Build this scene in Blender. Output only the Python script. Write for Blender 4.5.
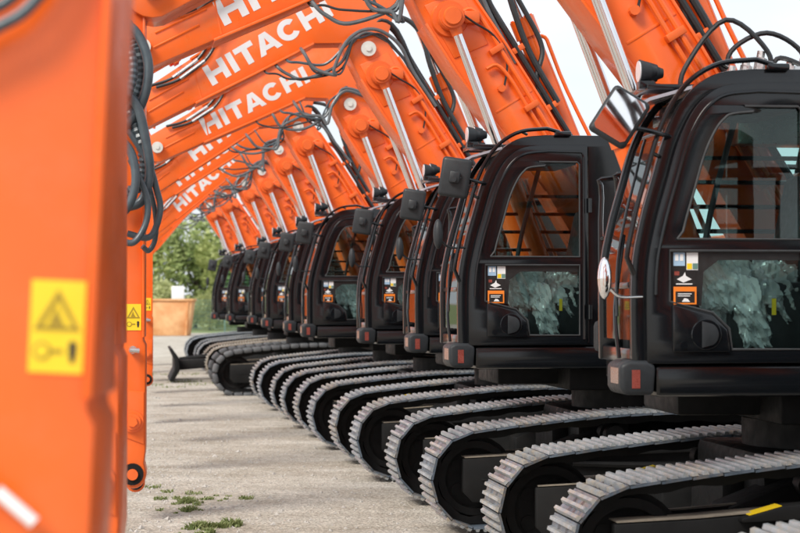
import bpy, bmesh, math, random
from mathutils import Vector, Matrix
from mathutils.geometry import tessellate_polygon
R = math.radians
random.seed(7)
for o in list(bpy.data.objects):
    bpy.data.objects.remove(o, do_unlink=True)
S = bpy.context.scene
COL = S.collection

# ------------------------------------------------------------------ camera
cam_d = bpy.data.cameras.new('camera')
cam_d.lens = 85.0
cam_d.sensor_width = 36.0
cam_d.clip_start = 0.1
cam_d.clip_end = 6000
cam_d.dof.use_dof = True
cam_d.dof.focus_distance = 15.0
cam_d.dof.aperture_fstop = 3.6
cam = bpy.data.objects.new('camera', cam_d)
cam.location = (0, 0, 1.95)
cam.rotation_euler = (R(90 + 1.02), 0, 0)
COL.objects.link(cam)
S.camera = cam

# ------------------------------------------------------------------ sky, sun, exposure
SUN_AZ = R(222)      # compass-like: direction the light comes from, clockwise from +Y
SUN_EL = R(43)
W = bpy.data.worlds.new('World')
S.world = W
W.use_nodes = True
nt = W.node_tree
bg = nt.nodes['Background']
sky = nt.nodes.new('ShaderNodeTexSky')
sky.sky_type = 'NISHITA'
sky.sun_disc = False
sky.sun_elevation = SUN_EL
sky.sun_rotation = SUN_AZ
sky.dust_density = 3.0
sky.air_density = 1.0
tc = nt.nodes.new('ShaderNodeTexCoord')
mp = nt.nodes.new('ShaderNodeMapping')
mp.inputs['Scale'].default_value = (1, 1, 2.6)
nz = nt.nodes.new('ShaderNodeTexNoise')
nz.inputs['Scale'].default_value = 2.6
nz.inputs['Detail'].default_value = 7
nz.inputs['Roughness'].default_value = 0.55
cr = nt.nodes.new('ShaderNodeValToRGB')
cr.color_ramp.elements[0].position = 0.25
cr.color_ramp.elements[0].color = (0.62, 0.62, 0.62, 1)
cr.color_ramp.elements[1].position = 0.62
cr.color_ramp.elements[1].color = (0.97, 0.97, 0.97, 1)
mx = nt.nodes.new('ShaderNodeMix')
mx.data_type = 'RGBA'
cl = nt.nodes.new('ShaderNodeMix')
cl.data_type = 'RGBA'
cl.inputs[6].default_value = (5.0, 5.35, 5.7, 1)
cl.inputs[7].default_value = (6.4, 6.6, 6.8, 1)
nt.links.new(tc.outputs['Generated'], mp.inputs['Vector'])
nt.links.new(mp.outputs['Vector'], nz.inputs['Vector'])
nt.links.new(nz.outputs['Fac'], cr.inputs['Fac'])
nt.links.new(nz.outputs['Fac'], cl.inputs[0])
nt.links.new(cr.outputs['Color'], mx.inputs[0])
nt.links.new(sky.outputs['Color'], mx.inputs[6])
nt.links.new(cl.outputs[2], mx.inputs[7])
nt.links.new(mx.outputs[2], bg.inputs['Color'])
bg.inputs['Strength'].default_value = 0.10

sd = bpy.data.lights.new('sun', 'SUN')
sd.energy = 2.0
sd.angle = R(22)
sd.color = (1.0, 0.95, 0.87)
sun = bpy.data.objects.new('sun', sd)
to_sun = Vector((math.sin(SUN_AZ) * math.cos(SUN_EL), math.cos(SUN_AZ) * math.cos(SUN_EL), math.sin(SUN_EL)))
sun.rotation_euler = to_sun.to_track_quat('Z', 'Y').to_euler()
sun.location = to_sun * 60
COL.objects.link(sun)

S.view_settings.view_transform = 'Standard'
S.view_settings.look = 'None'
S.view_settings.gamma = 1.0
S.view_settings.use_curve_mapping = False
S.view_settings.exposure = 0.92

# ------------------------------------------------------------------ materials
def newmat(name):
    m = bpy.data.materials.new(name)
    m.use_nodes = True
    n = m.node_tree
    return m, n, n.nodes['Principled BSDF']

def noise(n, scale, detail=4, rough=0.55, coord='Object', dim=None):
    t = n.nodes.new('ShaderNodeTexCoord')
    z = n.nodes.new('ShaderNodeTexNoise')
    z.inputs['Scale'].default_value = scale
    z.inputs['Detail'].default_value = detail
    z.inputs['Roughness'].default_value = rough
    oi = n.nodes.new('ShaderNodeObjectInfo')
    ma = n.nodes.new('ShaderNodeMath')
    ma.operation = 'MULTIPLY'
    ma.inputs[1].default_value = 43.0
    va = n.nodes.new('ShaderNodeVectorMath')
    n.links.new(oi.outputs['Random'], ma.inputs[0])
    n.links.new(t.outputs[coord], va.inputs[0])
    n.links.new(ma.outputs[0], va.inputs[1])
    n.links.new(va.outputs[0], z.inputs['Vector'])
    return z

def ramp(n, src, p0, c0, p1, c1):
    r = n.nodes.new('ShaderNodeValToRGB')
    r.color_ramp.elements[0].position = p0
    r.color_ramp.elements[0].color = (*c0, 1)
    r.color_ramp.elements[1].position = p1
    r.color_ramp.elements[1].color = (*c1, 1)
    n.links.new(src, r.inputs['Fac'])
    return r

def bump(n, src, strength, dist, p):
    b = n.nodes.new('ShaderNodeBump')
    b.inputs['Strength'].default_value = strength
    b.inputs['Distance'].default_value = dist
    n.links.new(src, b.inputs['Height'])
    n.links.new(b.outputs['Normal'], p.inputs['Normal'])
    return b

def paint(name, c0, c1, rough=0.35, scale=3.0, coat=0.3, metallic=0.0, bumpy=0.0, spec=0.5, rvar=0.12):
    m, n, p = newmat(name)
    z = noise(n, scale, 6, 0.6)
    r = ramp(n, z.outputs['Fac'], 0.3, c0, 0.75, c1)
    n.links.new(r.outputs['Color'], p.inputs['Base Color'])
    z2 = noise(n, scale * 4.3, 4)
    mr = n.nodes.new('ShaderNodeMapRange')
    mr.inputs['From Min'].default_value = 0.3
    mr.inputs['From Max'].default_value = 0.7
    mr.inputs['To Min'].default_value = max(0.02, rough - rvar)
    mr.inputs['To Max'].default_value = rough + rvar
    n.links.new(z2.outputs['Fac'], mr.inputs['Value'])
    n.links.new(mr.outputs['Result'], p.inputs['Roughness'])
    p.inputs['Metallic'].default_value = metallic
    p.inputs['Coat Weight'].default_value = coat
    p.inputs['Coat Roughness'].default_value = 0.12
    p.inputs['Specular IOR Level'].default_value = spec
    if bumpy:
        bump(n, z2.outputs['Fac'], bumpy, 0.01, p)
    return m

M = {}
M['orange'] = paint('orange_paint', (0.80, 0.118, 0.010), (0.85, 0.140, 0.014), 0.36, 1.6, 0.25)
def dusty(mat, amount, tint):
    n = mat.node_tree
    p = n.nodes['Principled BSDF']
    src = p.inputs['Base Color'].links[0].from_socket
    z = noise(n, 7.0, 8, 0.7)
    z2 = noise(n, 0.9, 3, 0.5)
    mm = n.nodes.new('ShaderNodeMath'); mm.operation = 'MULTIPLY'
    r = ramp(n, z.outputs['Fac'], 0.48, (0, 0, 0), 0.78, (1, 1, 1))
    r2 = ramp(n, z2.outputs['Fac'], 0.40, (0, 0, 0), 0.70, (amount, amount, amount))
    n.links.new(r.outputs['Color'], mm.inputs[0]); n.links.new(r2.outputs['Color'], mm.inputs[1])
    k = n.nodes.new('ShaderNodeMix'); k.data_type = 'RGBA'
    n.links.new(mm.outputs[0], k.inputs[0]); n.links.new(src, k.inputs[6])
    k.inputs[7].default_value = (*tint, 1)
    n.links.new(k.outputs[2], p.inputs['Base Color'])
dusty(M['orange'], 0.55, (0.50, 0.20, 0.09))
M['orange_dull'] = paint('orange_cast', (0.66, 0.10, 0.010), (0.76, 0.13, 0.016), 0.5, 4.0, 0.05, bumpy=0.15)
M['black'] = paint('black_cab_paint', (0.004, 0.005, 0.0065), (0.006, 0.0075, 0.0095), 0.17, 1.2, 0.35, rvar=0.03, spec=0.35)
M['dark'] = paint('dark_frame_paint', (0.006, 0.0065, 0.007), (0.014, 0.014, 0.014), 0.6, 3.0, 0.0, bumpy=0.1, spec=0.2)
M['charcoal'] = paint('charcoal_plastic', (0.016, 0.019, 0.022), (0.025, 0.029, 0.033), 0.5, 8.0, 0.0, spec=0.35)
M['rubber'] = paint('rubber', (0.022, 0.024, 0.026), (0.04, 0.043, 0.046), 0.62, 9.0, 0.0)
M['pad'] = paint('rubber_pad', (0.055, 0.06, 0.066), (0.11, 0.115, 0.12), 0.6, 5.0, 0.0, bumpy=0.2)
M['hose'] = paint('blue_grey_hose', (0.04, 0.057, 0.07), (0.07, 0.095, 0.112), 0.40, 12.0, 0.1)
M['hose_black'] = paint('black_hose', (0.012, 0.013, 0.015), (0.022, 0.024, 0.026), 0.42, 12.0, 0.1)
M['hose_grey'] = paint('grey_hose', (0.07, 0.08, 0.088), (0.12, 0.135, 0.145), 0.42, 12.0, 0.1)
M['chrome'] = paint('chrome_rod', (0.72, 0.73, 0.75), (0.82, 0.83, 0.85), 0.14, 5.0, 0.0, metallic=1.0, rvar=0.04)
M['steel'] = paint('bright_steel', (0.45, 0.46, 0.47), (0.62, 0.62, 0.62), 0.35, 12.0, 0.0, metallic=0.9)
M['letter'] = paint('pale_lettering', (0.62, 0.62, 0.63), (0.70, 0.70, 0.71), 0.4, 4.0, 0.2)
M['yellow'] = paint('yellow_decal', (0.80, 0.55, 0.015), (0.86, 0.60, 0.02), 0.4, 6.0, 0.2)
M['ink'] = paint('decal_ink', (0.30, 0.20, 0.012), (0.36, 0.24, 0.015), 0.45, 6.0, 0.1)
M['ink_black'] = paint('decal_black', (0.012, 0.012, 0.012), (0.02, 0.02, 0.02), 0.4, 6.0, 0.1)
M['white'] = paint('white_print', (0.72, 0.73, 0.74), (0.80, 0.80, 0.80), 0.4, 6.0, 0.1)
M['paleblue'] = paint('pale_blue_print', (0.30, 0.45, 0.62), (0.36, 0.52, 0.68), 0.4, 6.0, 0.1)
M['red'] = paint('red_reflector', (0.20, 0.042, 0.032), (0.28, 0.065, 0.05), 0.3, 20.0, 0.2)
M['greygreen'] = paint('pin_cap', (0.52, 0.53, 0.50), (0.66, 0.66, 0.62), 0.4, 9.0, 0.2)
M['bodygrey'] = paint('pale_grey_panel', (0.48, 0.49, 0.50), (0.56, 0.57, 0.58), 0.35, 2.0, 0.3)
M['lamp'] = paint('lamp_lens', (0.55, 0.57, 0.60), (0.70, 0.72, 0.74), 0.1, 6.0, 0.6)
M['mirror'] = paint('mirror_glass', (0.85, 0.86, 0.88), (0.90, 0.90, 0.92), 0.03, 3.0, 0.0, metallic=1.0, rvar=0.01)
M['interior'] = paint('cab_interior', (0.015, 0.017, 0.019), (0.028, 0.03, 0.033), 0.6, 5.0, 0.0)
M['reflection_tint'] = paint('corner_reflection', (0.16, 0.11, 0.09), (0.24, 0.17, 0.14), 0.3, 20.0, 0.2)
M['dust'] = paint('dust_layer', (0.09, 0.08, 0.07), (0.36, 0.31, 0.24), 0.9, 4.0, 0.0)
M['amber'] = paint('amber_label', (0.80, 0.20, 0.02), (0.84, 0.24, 0.03), 0.4, 6.0, 0.1)

# steel track shoe: grey oxide paint with tan dust rubbed on the raised bars
def shoe_mat(name, c_low, c_hi, dust):
    m, n, p = newmat(name)
    z = noise(n, 5.0, 6, 0.65)
    oi = n.nodes.new('ShaderNodeObjectInfo')
    r = ramp(n, z.outputs['Fac'], 0.3, c_low, 0.7, c_hi)
    mixv = n.nodes.new('ShaderNodeMix')
    mixv.data_type = 'RGBA'
    z3 = noise(n, 16.0, 5, 0.7)
    r3 = ramp(n, z3.outputs['Fac'], 0.42, (0, 0, 0), 0.68, (1, 1, 1))
    sep = n.nodes.new('ShaderNodeMath')
    sep.operation = 'MULTIPLY'
    n.links.new(r3.outputs['Color'], sep.inputs[0])
    n.links.new(oi.outputs['Random'], sep.inputs[1])
    n.links.new(sep.outputs[0], mixv.inputs[0])
    n.links.new(r.outputs['Color'], mixv.inputs[6])
    mixv.inputs[7].default_value = (*dust, 1)
    n.links.new(mixv.outputs[2], p.inputs['Base Color'])
    p.inputs['Roughness'].default_value = 0.42
    p.inputs['Metallic'].default_value = 0.35
    bump(n, z3.outputs['Fac'], 0.15, 0.006, p)
    return m
M['shoe'] = shoe_mat('track_shoe_bar_steel', (0.18, 0.205, 0.225), (0.42, 0.455, 0.48), (0.46, 0.38, 0.27))
M['plate'] = shoe_mat('track_shoe_plate_shaded', (0.055, 0.075, 0.10), (0.19, 0.24, 0.30), (0.24, 0.19, 0.14))  # plates kept dark: shade between the bars, plus dirt, put into the colour
M['shoe_tan'] = shoe_mat('dusty_track_steel', (0.28, 0.26, 0.22), (0.42, 0.38, 0.32), (0.5, 0.40, 0.28))

def glass_mat(name, tint, gloss_rough=0.02, refl=1.0):
    m = bpy.data.materials.new(name)
    m.use_nodes = True
    n = m.node_tree
    n.nodes.remove(n.nodes['Principled BSDF'])
    out = n.nodes['Material Output']
    tr = n.nodes.new('ShaderNodeBsdfTransparent')
    tr.inputs['Color'].default_value = (*tint, 1)
    gl = n.nodes.new('ShaderNodeBsdfGlossy')
    gl.inputs['Roughness'].default_value = gloss_rough
    gl.inputs['Color'].default_value = (0.9, 0.95, 0.95, 1)
    fr = n.nodes.new('ShaderNodeFresnel')
    fr.inputs['IOR'].default_value = 1.52
    z = noise(n, 1.2, 2)
    b = n.nodes.new('ShaderNodeBump')
    b.inputs['Strength'].default_value = 0.02
    b.inputs['Distance'].default_value = 0.05
    n.links.new(z.outputs['Fac'], b.inputs['Height'])
    n.links.new(b.outputs['Normal'], gl.inputs['Normal'])
    mi = n.nodes.new('ShaderNodeMixShader')
    mu = n.nodes.new('ShaderNodeMath')
    mu.operation = 'MULTIPLY'
    mu.inputs[1].default_value = refl
    n.links.new(fr.outputs[0], mu.inputs[0])
    n.links.new(mu.outputs[0], mi.inputs[0])
    n.links.new(tr.outputs[0], mi.inputs[1])
    n.links.new(gl.outputs[0], mi.inputs[2])
    n.links.new(mi.outputs[0], out.inputs['Surface'])
    return m
M['glass'] = glass_mat('cab_glass', (0.80, 0.90, 0.89), 0.02, 0.7)
M['visor'] = paint('pale_visor', (0.36, 0.35, 0.40), (0.42, 0.41, 0.46), 0.25, 3.0, 0.4)

# crinkled clear plastic film on the seat
m, n, p = newmat('plastic_film')
z = noise(n, 3.5, 3, 0.5)
r = ramp(n, z.outputs['Fac'], 0.38, (0.70, 0.76, 0.77), 0.62, (0.94, 0.96, 0.96))
n.links.new(r.outputs['Color'], p.inputs['Base Color'])
r2_ = ramp(n, z.outputs['Fac'], 0.36, (0.40, 0.40, 0.40), 0.66, (0.85, 0.85, 0.85))
n.links.new(r2_.outputs['Color'], p.inputs['Alpha'])
p.inputs['Roughness'].default_value = 0.12
p.inputs['Coat Weight'].default_value = 1.0
bump(n, z.outputs['Fac'], 0.5, 0.02, p)
M['film'] = m

# gravel yard
m, n, p = newmat('gravel_ground')
a = noise(n, 0.10, 5, 0.6)
b_ = noise(n, 1.1, 6, 0.65)
c_ = noise(n, 19, 6, 0.8)
v = n.nodes.new('ShaderNodeTexVoronoi')
v.inputs['Scale'].default_value = 34
t_ = n.nodes.new('ShaderNodeTexCoord')
n.links.new(t_.outputs['Object'], v.inputs['Vector'])
r1 = ramp(n, a.outputs['Fac'], 0.35, (0.60, 0.56, 0.50), 0.65, (0.69, 0.66, 0.61))
r2 = ramp(n, b_.outputs['Fac'], 0.30, (0.66, 0.62, 0.57), 0.66, (1.0, 1.0, 1.0))
r3 = ramp(n, c_.outputs['Fac'], 0.32, (0.42, 0.41, 0.40), 0.60, (1.10, 1.09, 1.07))
r4 = ramp(n, v.outputs['Color'], 0.05, (0.70, 0.69, 0.68), 0.8, (1.1, 1.1, 1.1))
def mul(n, x, y, f=1.0):
    k = n.nodes.new('ShaderNodeMix')
    k.data_type = 'RGBA'
    k.blend_type = 'MULTIPLY'
    k.inputs[0].default_value = f
    n.links.new(x, k.inputs[6])
    n.links.new(y, k.inputs[7])
    return k.outputs[2]
c = mul(n, r1.outputs['Color'], r2.outputs['Color'])
c = mul(n, c, r3.outputs['Color'], 0.8)
c = mul(n, c, r4.outputs['Color'], 0.8)
t5 = n.nodes.new('ShaderNodeTexCoord')
m5 = n.nodes.new('ShaderNodeMapping')
m5.inputs['Scale'].default_value = (0.35, 2.2, 1.0)
m5.inputs['Rotation'].default_value = (0, 0, 0.12)
z5 = n.nodes.new('ShaderNodeTexNoise')
z5.inputs['Scale'].default_value = 0.9
z5.inputs['Detail'].default_value = 5
n.links.new(t5.outputs['Object'], m5.inputs['Vector'])
n.links.new(m5.outputs['Vector'], z5.inputs['Vector'])
r5 = ramp(n, z5.outputs['Fac'], 0.34, (0.80, 0.775, 0.74), 0.60, (1.05, 1.05, 1.04))
c = mul(n, c, r5.outputs['Color'], 0.6)
n.links.new(c, p.inputs['Base Color'])
p.inputs['Roughness'].default_value = 0.95
p.inputs['Specular IOR Level'].default_value = 0.15
ad = n.nodes.new('ShaderNodeMath')
ad.operation = 'ADD'
n.links.new(c_.outputs['Fac'], ad.inputs[0])
n.links.new(v.outputs['Distance'], ad.inputs[1])
bump(n, ad.outputs[0], 0.6, 0.03, p)
M['gravel'] = m

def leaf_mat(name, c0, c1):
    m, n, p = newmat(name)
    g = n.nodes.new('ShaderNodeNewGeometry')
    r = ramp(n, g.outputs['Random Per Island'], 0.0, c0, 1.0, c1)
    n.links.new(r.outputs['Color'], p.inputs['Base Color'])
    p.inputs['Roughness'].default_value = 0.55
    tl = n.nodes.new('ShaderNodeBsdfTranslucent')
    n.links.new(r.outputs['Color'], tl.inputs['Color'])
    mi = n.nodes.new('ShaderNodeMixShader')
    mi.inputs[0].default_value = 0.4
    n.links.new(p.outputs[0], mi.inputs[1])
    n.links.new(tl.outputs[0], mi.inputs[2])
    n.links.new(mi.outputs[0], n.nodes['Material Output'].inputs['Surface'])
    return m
M['leaf'] = leaf_mat('leaves_green', (0.24, 0.30, 0.08), (0.50, 0.54, 0.22))  # tree and shrub leaf tones lightened: bleaching sunlight put into the colour
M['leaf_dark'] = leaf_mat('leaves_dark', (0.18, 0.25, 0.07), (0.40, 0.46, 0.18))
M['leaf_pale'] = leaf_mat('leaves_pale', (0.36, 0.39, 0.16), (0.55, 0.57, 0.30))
M['weed'] = leaf_mat('weed_green', (0.13, 0.18, 0.05), (0.30, 0.33, 0.14))
M['grass'] = paint('verge_grass', (0.16, 0.20, 0.06), (0.26, 0.30, 0.11), 0.9, 2.0, 0.0, bumpy=0.5)
M['bark'] = paint('bark', (0.07, 0.055, 0.04), (0.13, 0.10, 0.08), 0.9, 8.0, 0.0, bumpy=0.6)
M['rust'] = paint('rusty_orange_skip', (0.46, 0.15, 0.03), (0.78, 0.48, 0.24), 0.7, 0.9, 0.0, bumpy=0.3)
M['rust_pale'] = paint('pale_skip_end', (0.55, 0.36, 0.22), (0.68, 0.52, 0.38), 0.7, 1.5, 0.0)
M['fence'] = paint('green_fence', (0.10, 0.20, 0.17), (0.16, 0.27, 0.23), 0.5, 3.0, 0.0)
M['wall'] = paint('pale_render', (0.62, 0.60, 0.57), (0.72, 0.70, 0.67), 0.9, 1.0, 0.0)
M['roof'] = paint('grey_roof', (0.22, 0.22, 0.23), (0.30, 0.30, 0.31), 0.8, 2.0, 0.0)
M['stone'] = paint('pebble', (0.30, 0.28, 0.26), (0.50, 0.47, 0.43), 0.9, 15.0, 0.0)

# ------------------------------------------------------------------ mesh helpers
def finish(bm, name, mats, smooth=32):
    bmesh.ops.recalc_face_normals(bm, faces=bm.faces)
    me = bpy.data.meshes.new(name)
    bm.to_mesh(me)
    bm.free()
    if not isinstance(mats, (list, tuple)):
        mats = [mats]
    for k in mats:
        me.materials.append(M[k])
    if smooth:
        for f in me.polygons:
            f.use_smooth = True
        me.set_sharp_from_angle(angle=R(smooth))
    return me

def bevel_sharp(bm, geom_faces, w, seg=2, ang=35):
    es = set()
    for f in geom_faces:
        for e in f.edges:
            if len(e.link_faces) == 2 and e.calc_face_angle(0) > R(ang):
                es.add(e)
    if es:
        bmesh.ops.bevel(bm, geom=list(es), offset=w, segments=seg, profile=0.5, affect='EDGES', clamp_overlap=True)

def box(bm, x0, x1, y0, y1, z0, z1, bev=0.0, mi=0, mat=None, seg=2):
    vs = [bm.verts.new((x, y, z)) for x in (x0, x1) for y in (y0, y1) for z in (z0, z1)]
    if mat is not None:
        for v in vs:
            v.co = mat @ v.co
    idx = [(0, 1, 3, 2), (4, 6, 7, 5), (0, 4, 5, 1), (2, 3, 7, 6), (0, 2, 6, 4), (1, 5, 7, 3)]
    fs = []
    for q in idx:
        f = bm.faces.new([vs[i] for i in q])
        f.material_index = mi
        fs.append(f)
    if bev:
        bmesh.ops.recalc_face_normals(bm, faces=fs)
        es = {e for f in fs for e in f.edges}
        r = bmesh.ops.bevel(bm, geom=list(es), offset=bev, segments=seg, profile=0.5, affect='EDGES', clamp_overlap=True)
        for f in r['faces']:
            f.material_index = mi
    return fs

def prism(bm, poly, y0, y1, holes=(), bev=0.0, mi=0, seg=2):
    """(x,z) outline with holes, extruded along y"""
    loops = [list(poly)] + [list(h) for h in holes]
    tri = tessellate_polygon([[Vector((x, z, 0)) for x, z in L] for L in loops])
    flat = [pt for L in loops for pt in L]
    A = [bm.verts.new((x, y0, z)) for x, z in flat]
    B = [bm.verts.new((x, y1, z)) for x, z in flat]
    fs = []
    if not holes:
        fs.append(bm.faces.new(A))
        fs.append(bm.faces.new(B[::-1]))
    else:
        for t in tri:
            try:
                fs.append(bm.faces.new([A[i] for i in t]))
                fs.append(bm.faces.new([B[i] for i in reversed(t)]))
            except ValueError:
                pass
    base = 0
    for L in loops:
        k = len(L)
        for i in range(k):
            j = (i + 1) % k
            fs.append(bm.faces.new((A[base + i], B[base + i], B[base + j], A[base + j])))
        base += k
    for f in fs:
        f.material_index = mi
    bmesh.ops.recalc_face_normals(bm, faces=fs)
    if bev:
        es = [e for e in {e for f in fs for e in f.edges} if len(e.link_faces) == 2 and e.calc_face_angle(0) > R(35)]
        bmesh.ops.bevel(bm, geom=es, offset=bev, segments=seg, profile=0.5, affect='EDGES', clamp_overlap=True)
    return fs

def cyl(bm, p0, p1, r0, r1=None, n=16, mi=0):
    r1 = r0 if r1 is None else r1
    p0, p1 = Vector(p0), Vector(p1)
    d = (p1 - p0).normalized()
    u = d.orthogonal().normalized()
    w = d.cross(u)
    A, B = [], []
    for i in range(n):
        a = 2 * math.pi * i / n
        q = u * math.cos(a) + w * math.sin(a)
        A.append(bm.verts.new(p0 + q * r0))
        B.append(bm.verts.new(p1 + q * r1))
    fs = [bm.faces.new(A[::-1]), bm.faces.new(B)]
    for i in range(n):
        j = (i + 1) % n
        fs.append(bm.faces.new((A[i], A[j], B[j], B[i])))
    for f in fs:
        f.material_index = mi

def catmull(pts, k=6):
    P = [Vector(p) for p in pts]
    P = [2 * P[0] - P[1]] + P + [2 * P[-1] - P[-2]]
    out = []
    for i in range(1, len(P) - 2):
        for s in range(k):
            t = s / k
            a, b, c, d = P[i - 1], P[i], P[i + 1], P[i + 2]
            out.append(0.5 * ((2 * b) + (c - a) * t + (2 * a - 5 * b + 4 * c - d) * t * t + (3 * b - a - 3 * c + d) * t ** 3))
    out.append(P[-2])
    return out

def tube(bm, pts, r, n=8, k=6, mi=0, ribbed=0.0, smooth=True, step=0.012):
    P = catmull(pts, k) if smooth else [Vector(p) for p in pts]
    if ribbed:
        Q = [P[0]]
        for a, b in zip(P[:-1], P[1:]):
            m_ = max(1, int((b - a).length / step))
            for i in range(1, m_ + 1):
                Q.append(a.lerp(b, i / m_))
        P = Q
    rings = []
    up = None
    for i, p in enumerate(P):
        t = (P[min(i + 1, len(P) - 1)] - P[max(i - 1, 0)]).normalized()
        if up is None:
            up = t.orthogonal().normalized()
        up = (up - t * up.dot(t)).normalized()
        w = t.cross(up)
        rr = r * (1 + (ribbed if i % 2 else -ribbed)) if ribbed else r
        rings.append([bm.verts.new(p + (up * math.cos(2 * math.pi * q / n) + w * math.sin(2 * math.pi * q / n)) * rr) for q in range(n)])
    for a, b in zip(rings[:-1], rings[1:]):
        for q in range(n):
            f = bm.faces.new((a[q], a[(q + 1) % n], b[(q + 1) % n], b[q]))
            f.material_index = mi
    for rg, rev in ((rings[0], True), (rings[-1], False)):
        f = bm.faces.new(rg[::-1] if rev else rg)
        f.material_index = mi

def arc(cx, cz, r, a0, a1, k=8):
    return [(cx + r * math.cos(R(a0 + (a1 - a0) * i / k)), cz + r * math.sin(R(a0 + (a1 - a0) * i / k))) for i in range(k + 1)]

def mesh_of(name, mats, fn, smooth=32):
    bm = bmesh.new()
    fn(bm)
    return finish(bm, name, mats, smooth)

def link(name, me, parent=None, mtx=None):
    o = bpy.data.objects.new(name, me)
    COL.objects.link(o)
    if parent is not None:
        o.parent = parent
    if mtx is not None:
        o.matrix_local = mtx
    return o

def tag(o, label=None, cat=None, group=None, kind=None):
    if label: o['label'] = label
    if cat: o['category'] = cat
    if group: o['group'] = group
    if kind: o['kind'] = kind
    return o

# ------------------------------------------------------------------ ground
def ground_fn(bm):
    # fine grid near, one big sheet reaching the horizon
    xs = [-3000, -400, -80] + [-30 + i * 1.0 for i in range(61)] + [80, 400, 3000]
    ys = [-3000, -300, -40] + [-10 + i * 1.0 for i in range(121)] + [200, 600, 3000]
    rnd = random.Random(3)
    vs = {}
    for i, x in enumerate(xs):
        for j, y in enumerate(ys):
            vs[i, j] = bm.verts.new((x, y, 0))
    for i in range(len(xs) - 1):
        for j in range(len(ys) - 1):
            bm.faces.new((vs[i, j], vs[i + 1, j], vs[i + 1, j + 1], vs[i, j + 1]))
g = link('ground', mesh_of('ground', 'gravel', ground_fn))
tag(g, kind='structure')

# ================================================================== EXCAVATOR TEMPLATE
# local frame: -x is the machine's front (image left), -y its left (cab) side, origin on the ground below the slew ring
def P2(f, *a, **k):
    return lambda bm: f(bm, *a, **k)

# ---- undercarriage ------------------------------------------------
GAUGE = 1.10
def track_path():
    pts = []
    pts += arc(-1.75, 0.45, 0.40, 262, 100, 18)          # round the front idler, bottom to top
    pts += [(-1.35, 0.90), (-0.95, 0.94), (-0.55, 0.975), (-0.1, 0.99), (0.4, 0.985), (0.9, 0.975), (1.4, 0.975)]
    pts += arc(1.75, 0.54, 0.435, 88, -85, 18)
    pts += [(1.3, 0.055), (-1.3, 0.055)]
    return pts
TP = track_path()
def resample(pts, n):
    P = [Vector((x, 0, z)) for x, z in pts]
    P.append(P[0])
    L = [0]
    for a, b in zip(P[:-1], P[1:]):
        L.append(L[-1] + (b - a).length)
    tot = L[-1]
    out = []
    for i in range(n):
        s = tot * i / n
        j = max(k for k in range(len(L)) if L[k] <= s + 1e-9)
        j = min(j, len(P) - 2)
        t = (s - L[j]) / (L[j + 1] - L[j])
        out.append((P[j].lerp(P[j + 1], t)))
    return out, tot
NSH = 50
def shoe_frames(n):
    pts, tot = resample(TP, n)
    out = []
    for i in range(n):
        a, b = pts[i], pts[(i + 1) % n]
        t = (b - a).normalized()
        nrm = Vector((-t.z, 0, t.x))
        mid = (a + b) / 2
        if nrm.dot(mid - Vector((0, 0, 0.5))) < 0:
            nrm = -nrm
        y = nrm.cross(t)
        mt = Matrix(((t.x, y.x, nrm.x, mid.x), (t.y, y.y, nrm.y, mid.y), (t.z, y.z, nrm.z, mid.z), (0, 0, 0, 1)))
        out.append(mt)
    return out, tot / n
SHF, PITCH = shoe_frames(NSH)
SHW = 0.30
def shoe_into(bm, mt=Matrix(), mis=(0, 1, 2)):
    hp = PITCH * 0.5
    def bar(x, w, h):
        vs = []
        for y in (-SHW, SHW):
            vs.append([bm.verts.new(mt @ Vector(c)) for c in ((x - w, y, 0.012), (x - w * 0.55, y * 0.985, h), (x + w * 0.55, y * 0.985, h), (x + w, y, 0.012))])
        a, b = vs
        for q in ((a[0], a[1], a[2], a[3]), (b[3], b[2], b[1], b[0]), (a[1], b[1], b[2], a[2]), (a[0], b[0], b[1], a[1]), (a[2], b[2], b[3], a[3])):
            f = bm.faces.new(q)
            f.material_index = mis[0]
    vs = [bm.verts.new(mt @ Vector(c)) for c in ((-hp * 0.97, -SHW, -0.01), (-hp * 0.97, SHW, -0.01), (hp * 0.93, SHW, -0.004), (hp * 0.93, -SHW, -0.004),
                                                  (-hp * 0.97, -SHW, 0.006), (-hp * 0.97, SHW, 0.006), (hp * 0.93, SHW, 0.014), (hp * 0.93, -SHW, 0.014))]
    for q in ((0, 3, 2, 1), (4, 5, 6, 7), (0, 1, 5, 4), (2, 3, 7, 6), (0, 4, 7, 3), (1, 2, 6, 5)):
        f = bm.faces.new([vs[i] for i in q])
        f.material_index = mis[2]
    for x in (-hp * 0.80, -hp * 0.12, hp * 0.56):
        bar(x, 0.0195, 0.036)
    for y in (-0.10, -0.05, 0.05, 0.10):            # bolt recesses between the bars
        x = hp * 0.22 if abs(y) > 0.07 else -hp * 0.46
        w, h = 0.020, 0.009
        vs = [bm.verts.new(mt @ Vector(c)) for c in ((x - w, y - h, 0.0175), (x + w, y - h, 0.0175), (x + w, y + h, 0.0175), (x - w, y + h, 0.0175))]
        f = bm.faces.new(vs)
        f.material_index = mis[1]
ME = {}
ME['shoe'] = mesh_of('track_shoe', ['shoe', 'ink_black', 'plate'], lambda bm: shoe_into(bm), 0)
def allshoes(bm):
    for mt in SHF:
        shoe_into(bm, mt)
ME['shoes_joined'] = mesh_of('track_shoes', ['shoe', 'ink_black', 'plate'], allshoes, 0)
ME['shoes_tan'] = mesh_of('dusty_track_shoes', ['shoe_tan', 'ink_black', 'shoe_tan'], allshoes, 0)
def pad_fn(bm):
    for y in (-0.16, 0.16):
        box(bm, -PITCH * 0.47, PITCH * 0.47, y - 0.15, y + 0.15, -0.01, 0.085, 0.035, seg=2)
ME['pad'] = mesh_of('rubber_track_pad', 'pad', pad_fn, 40)
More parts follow.
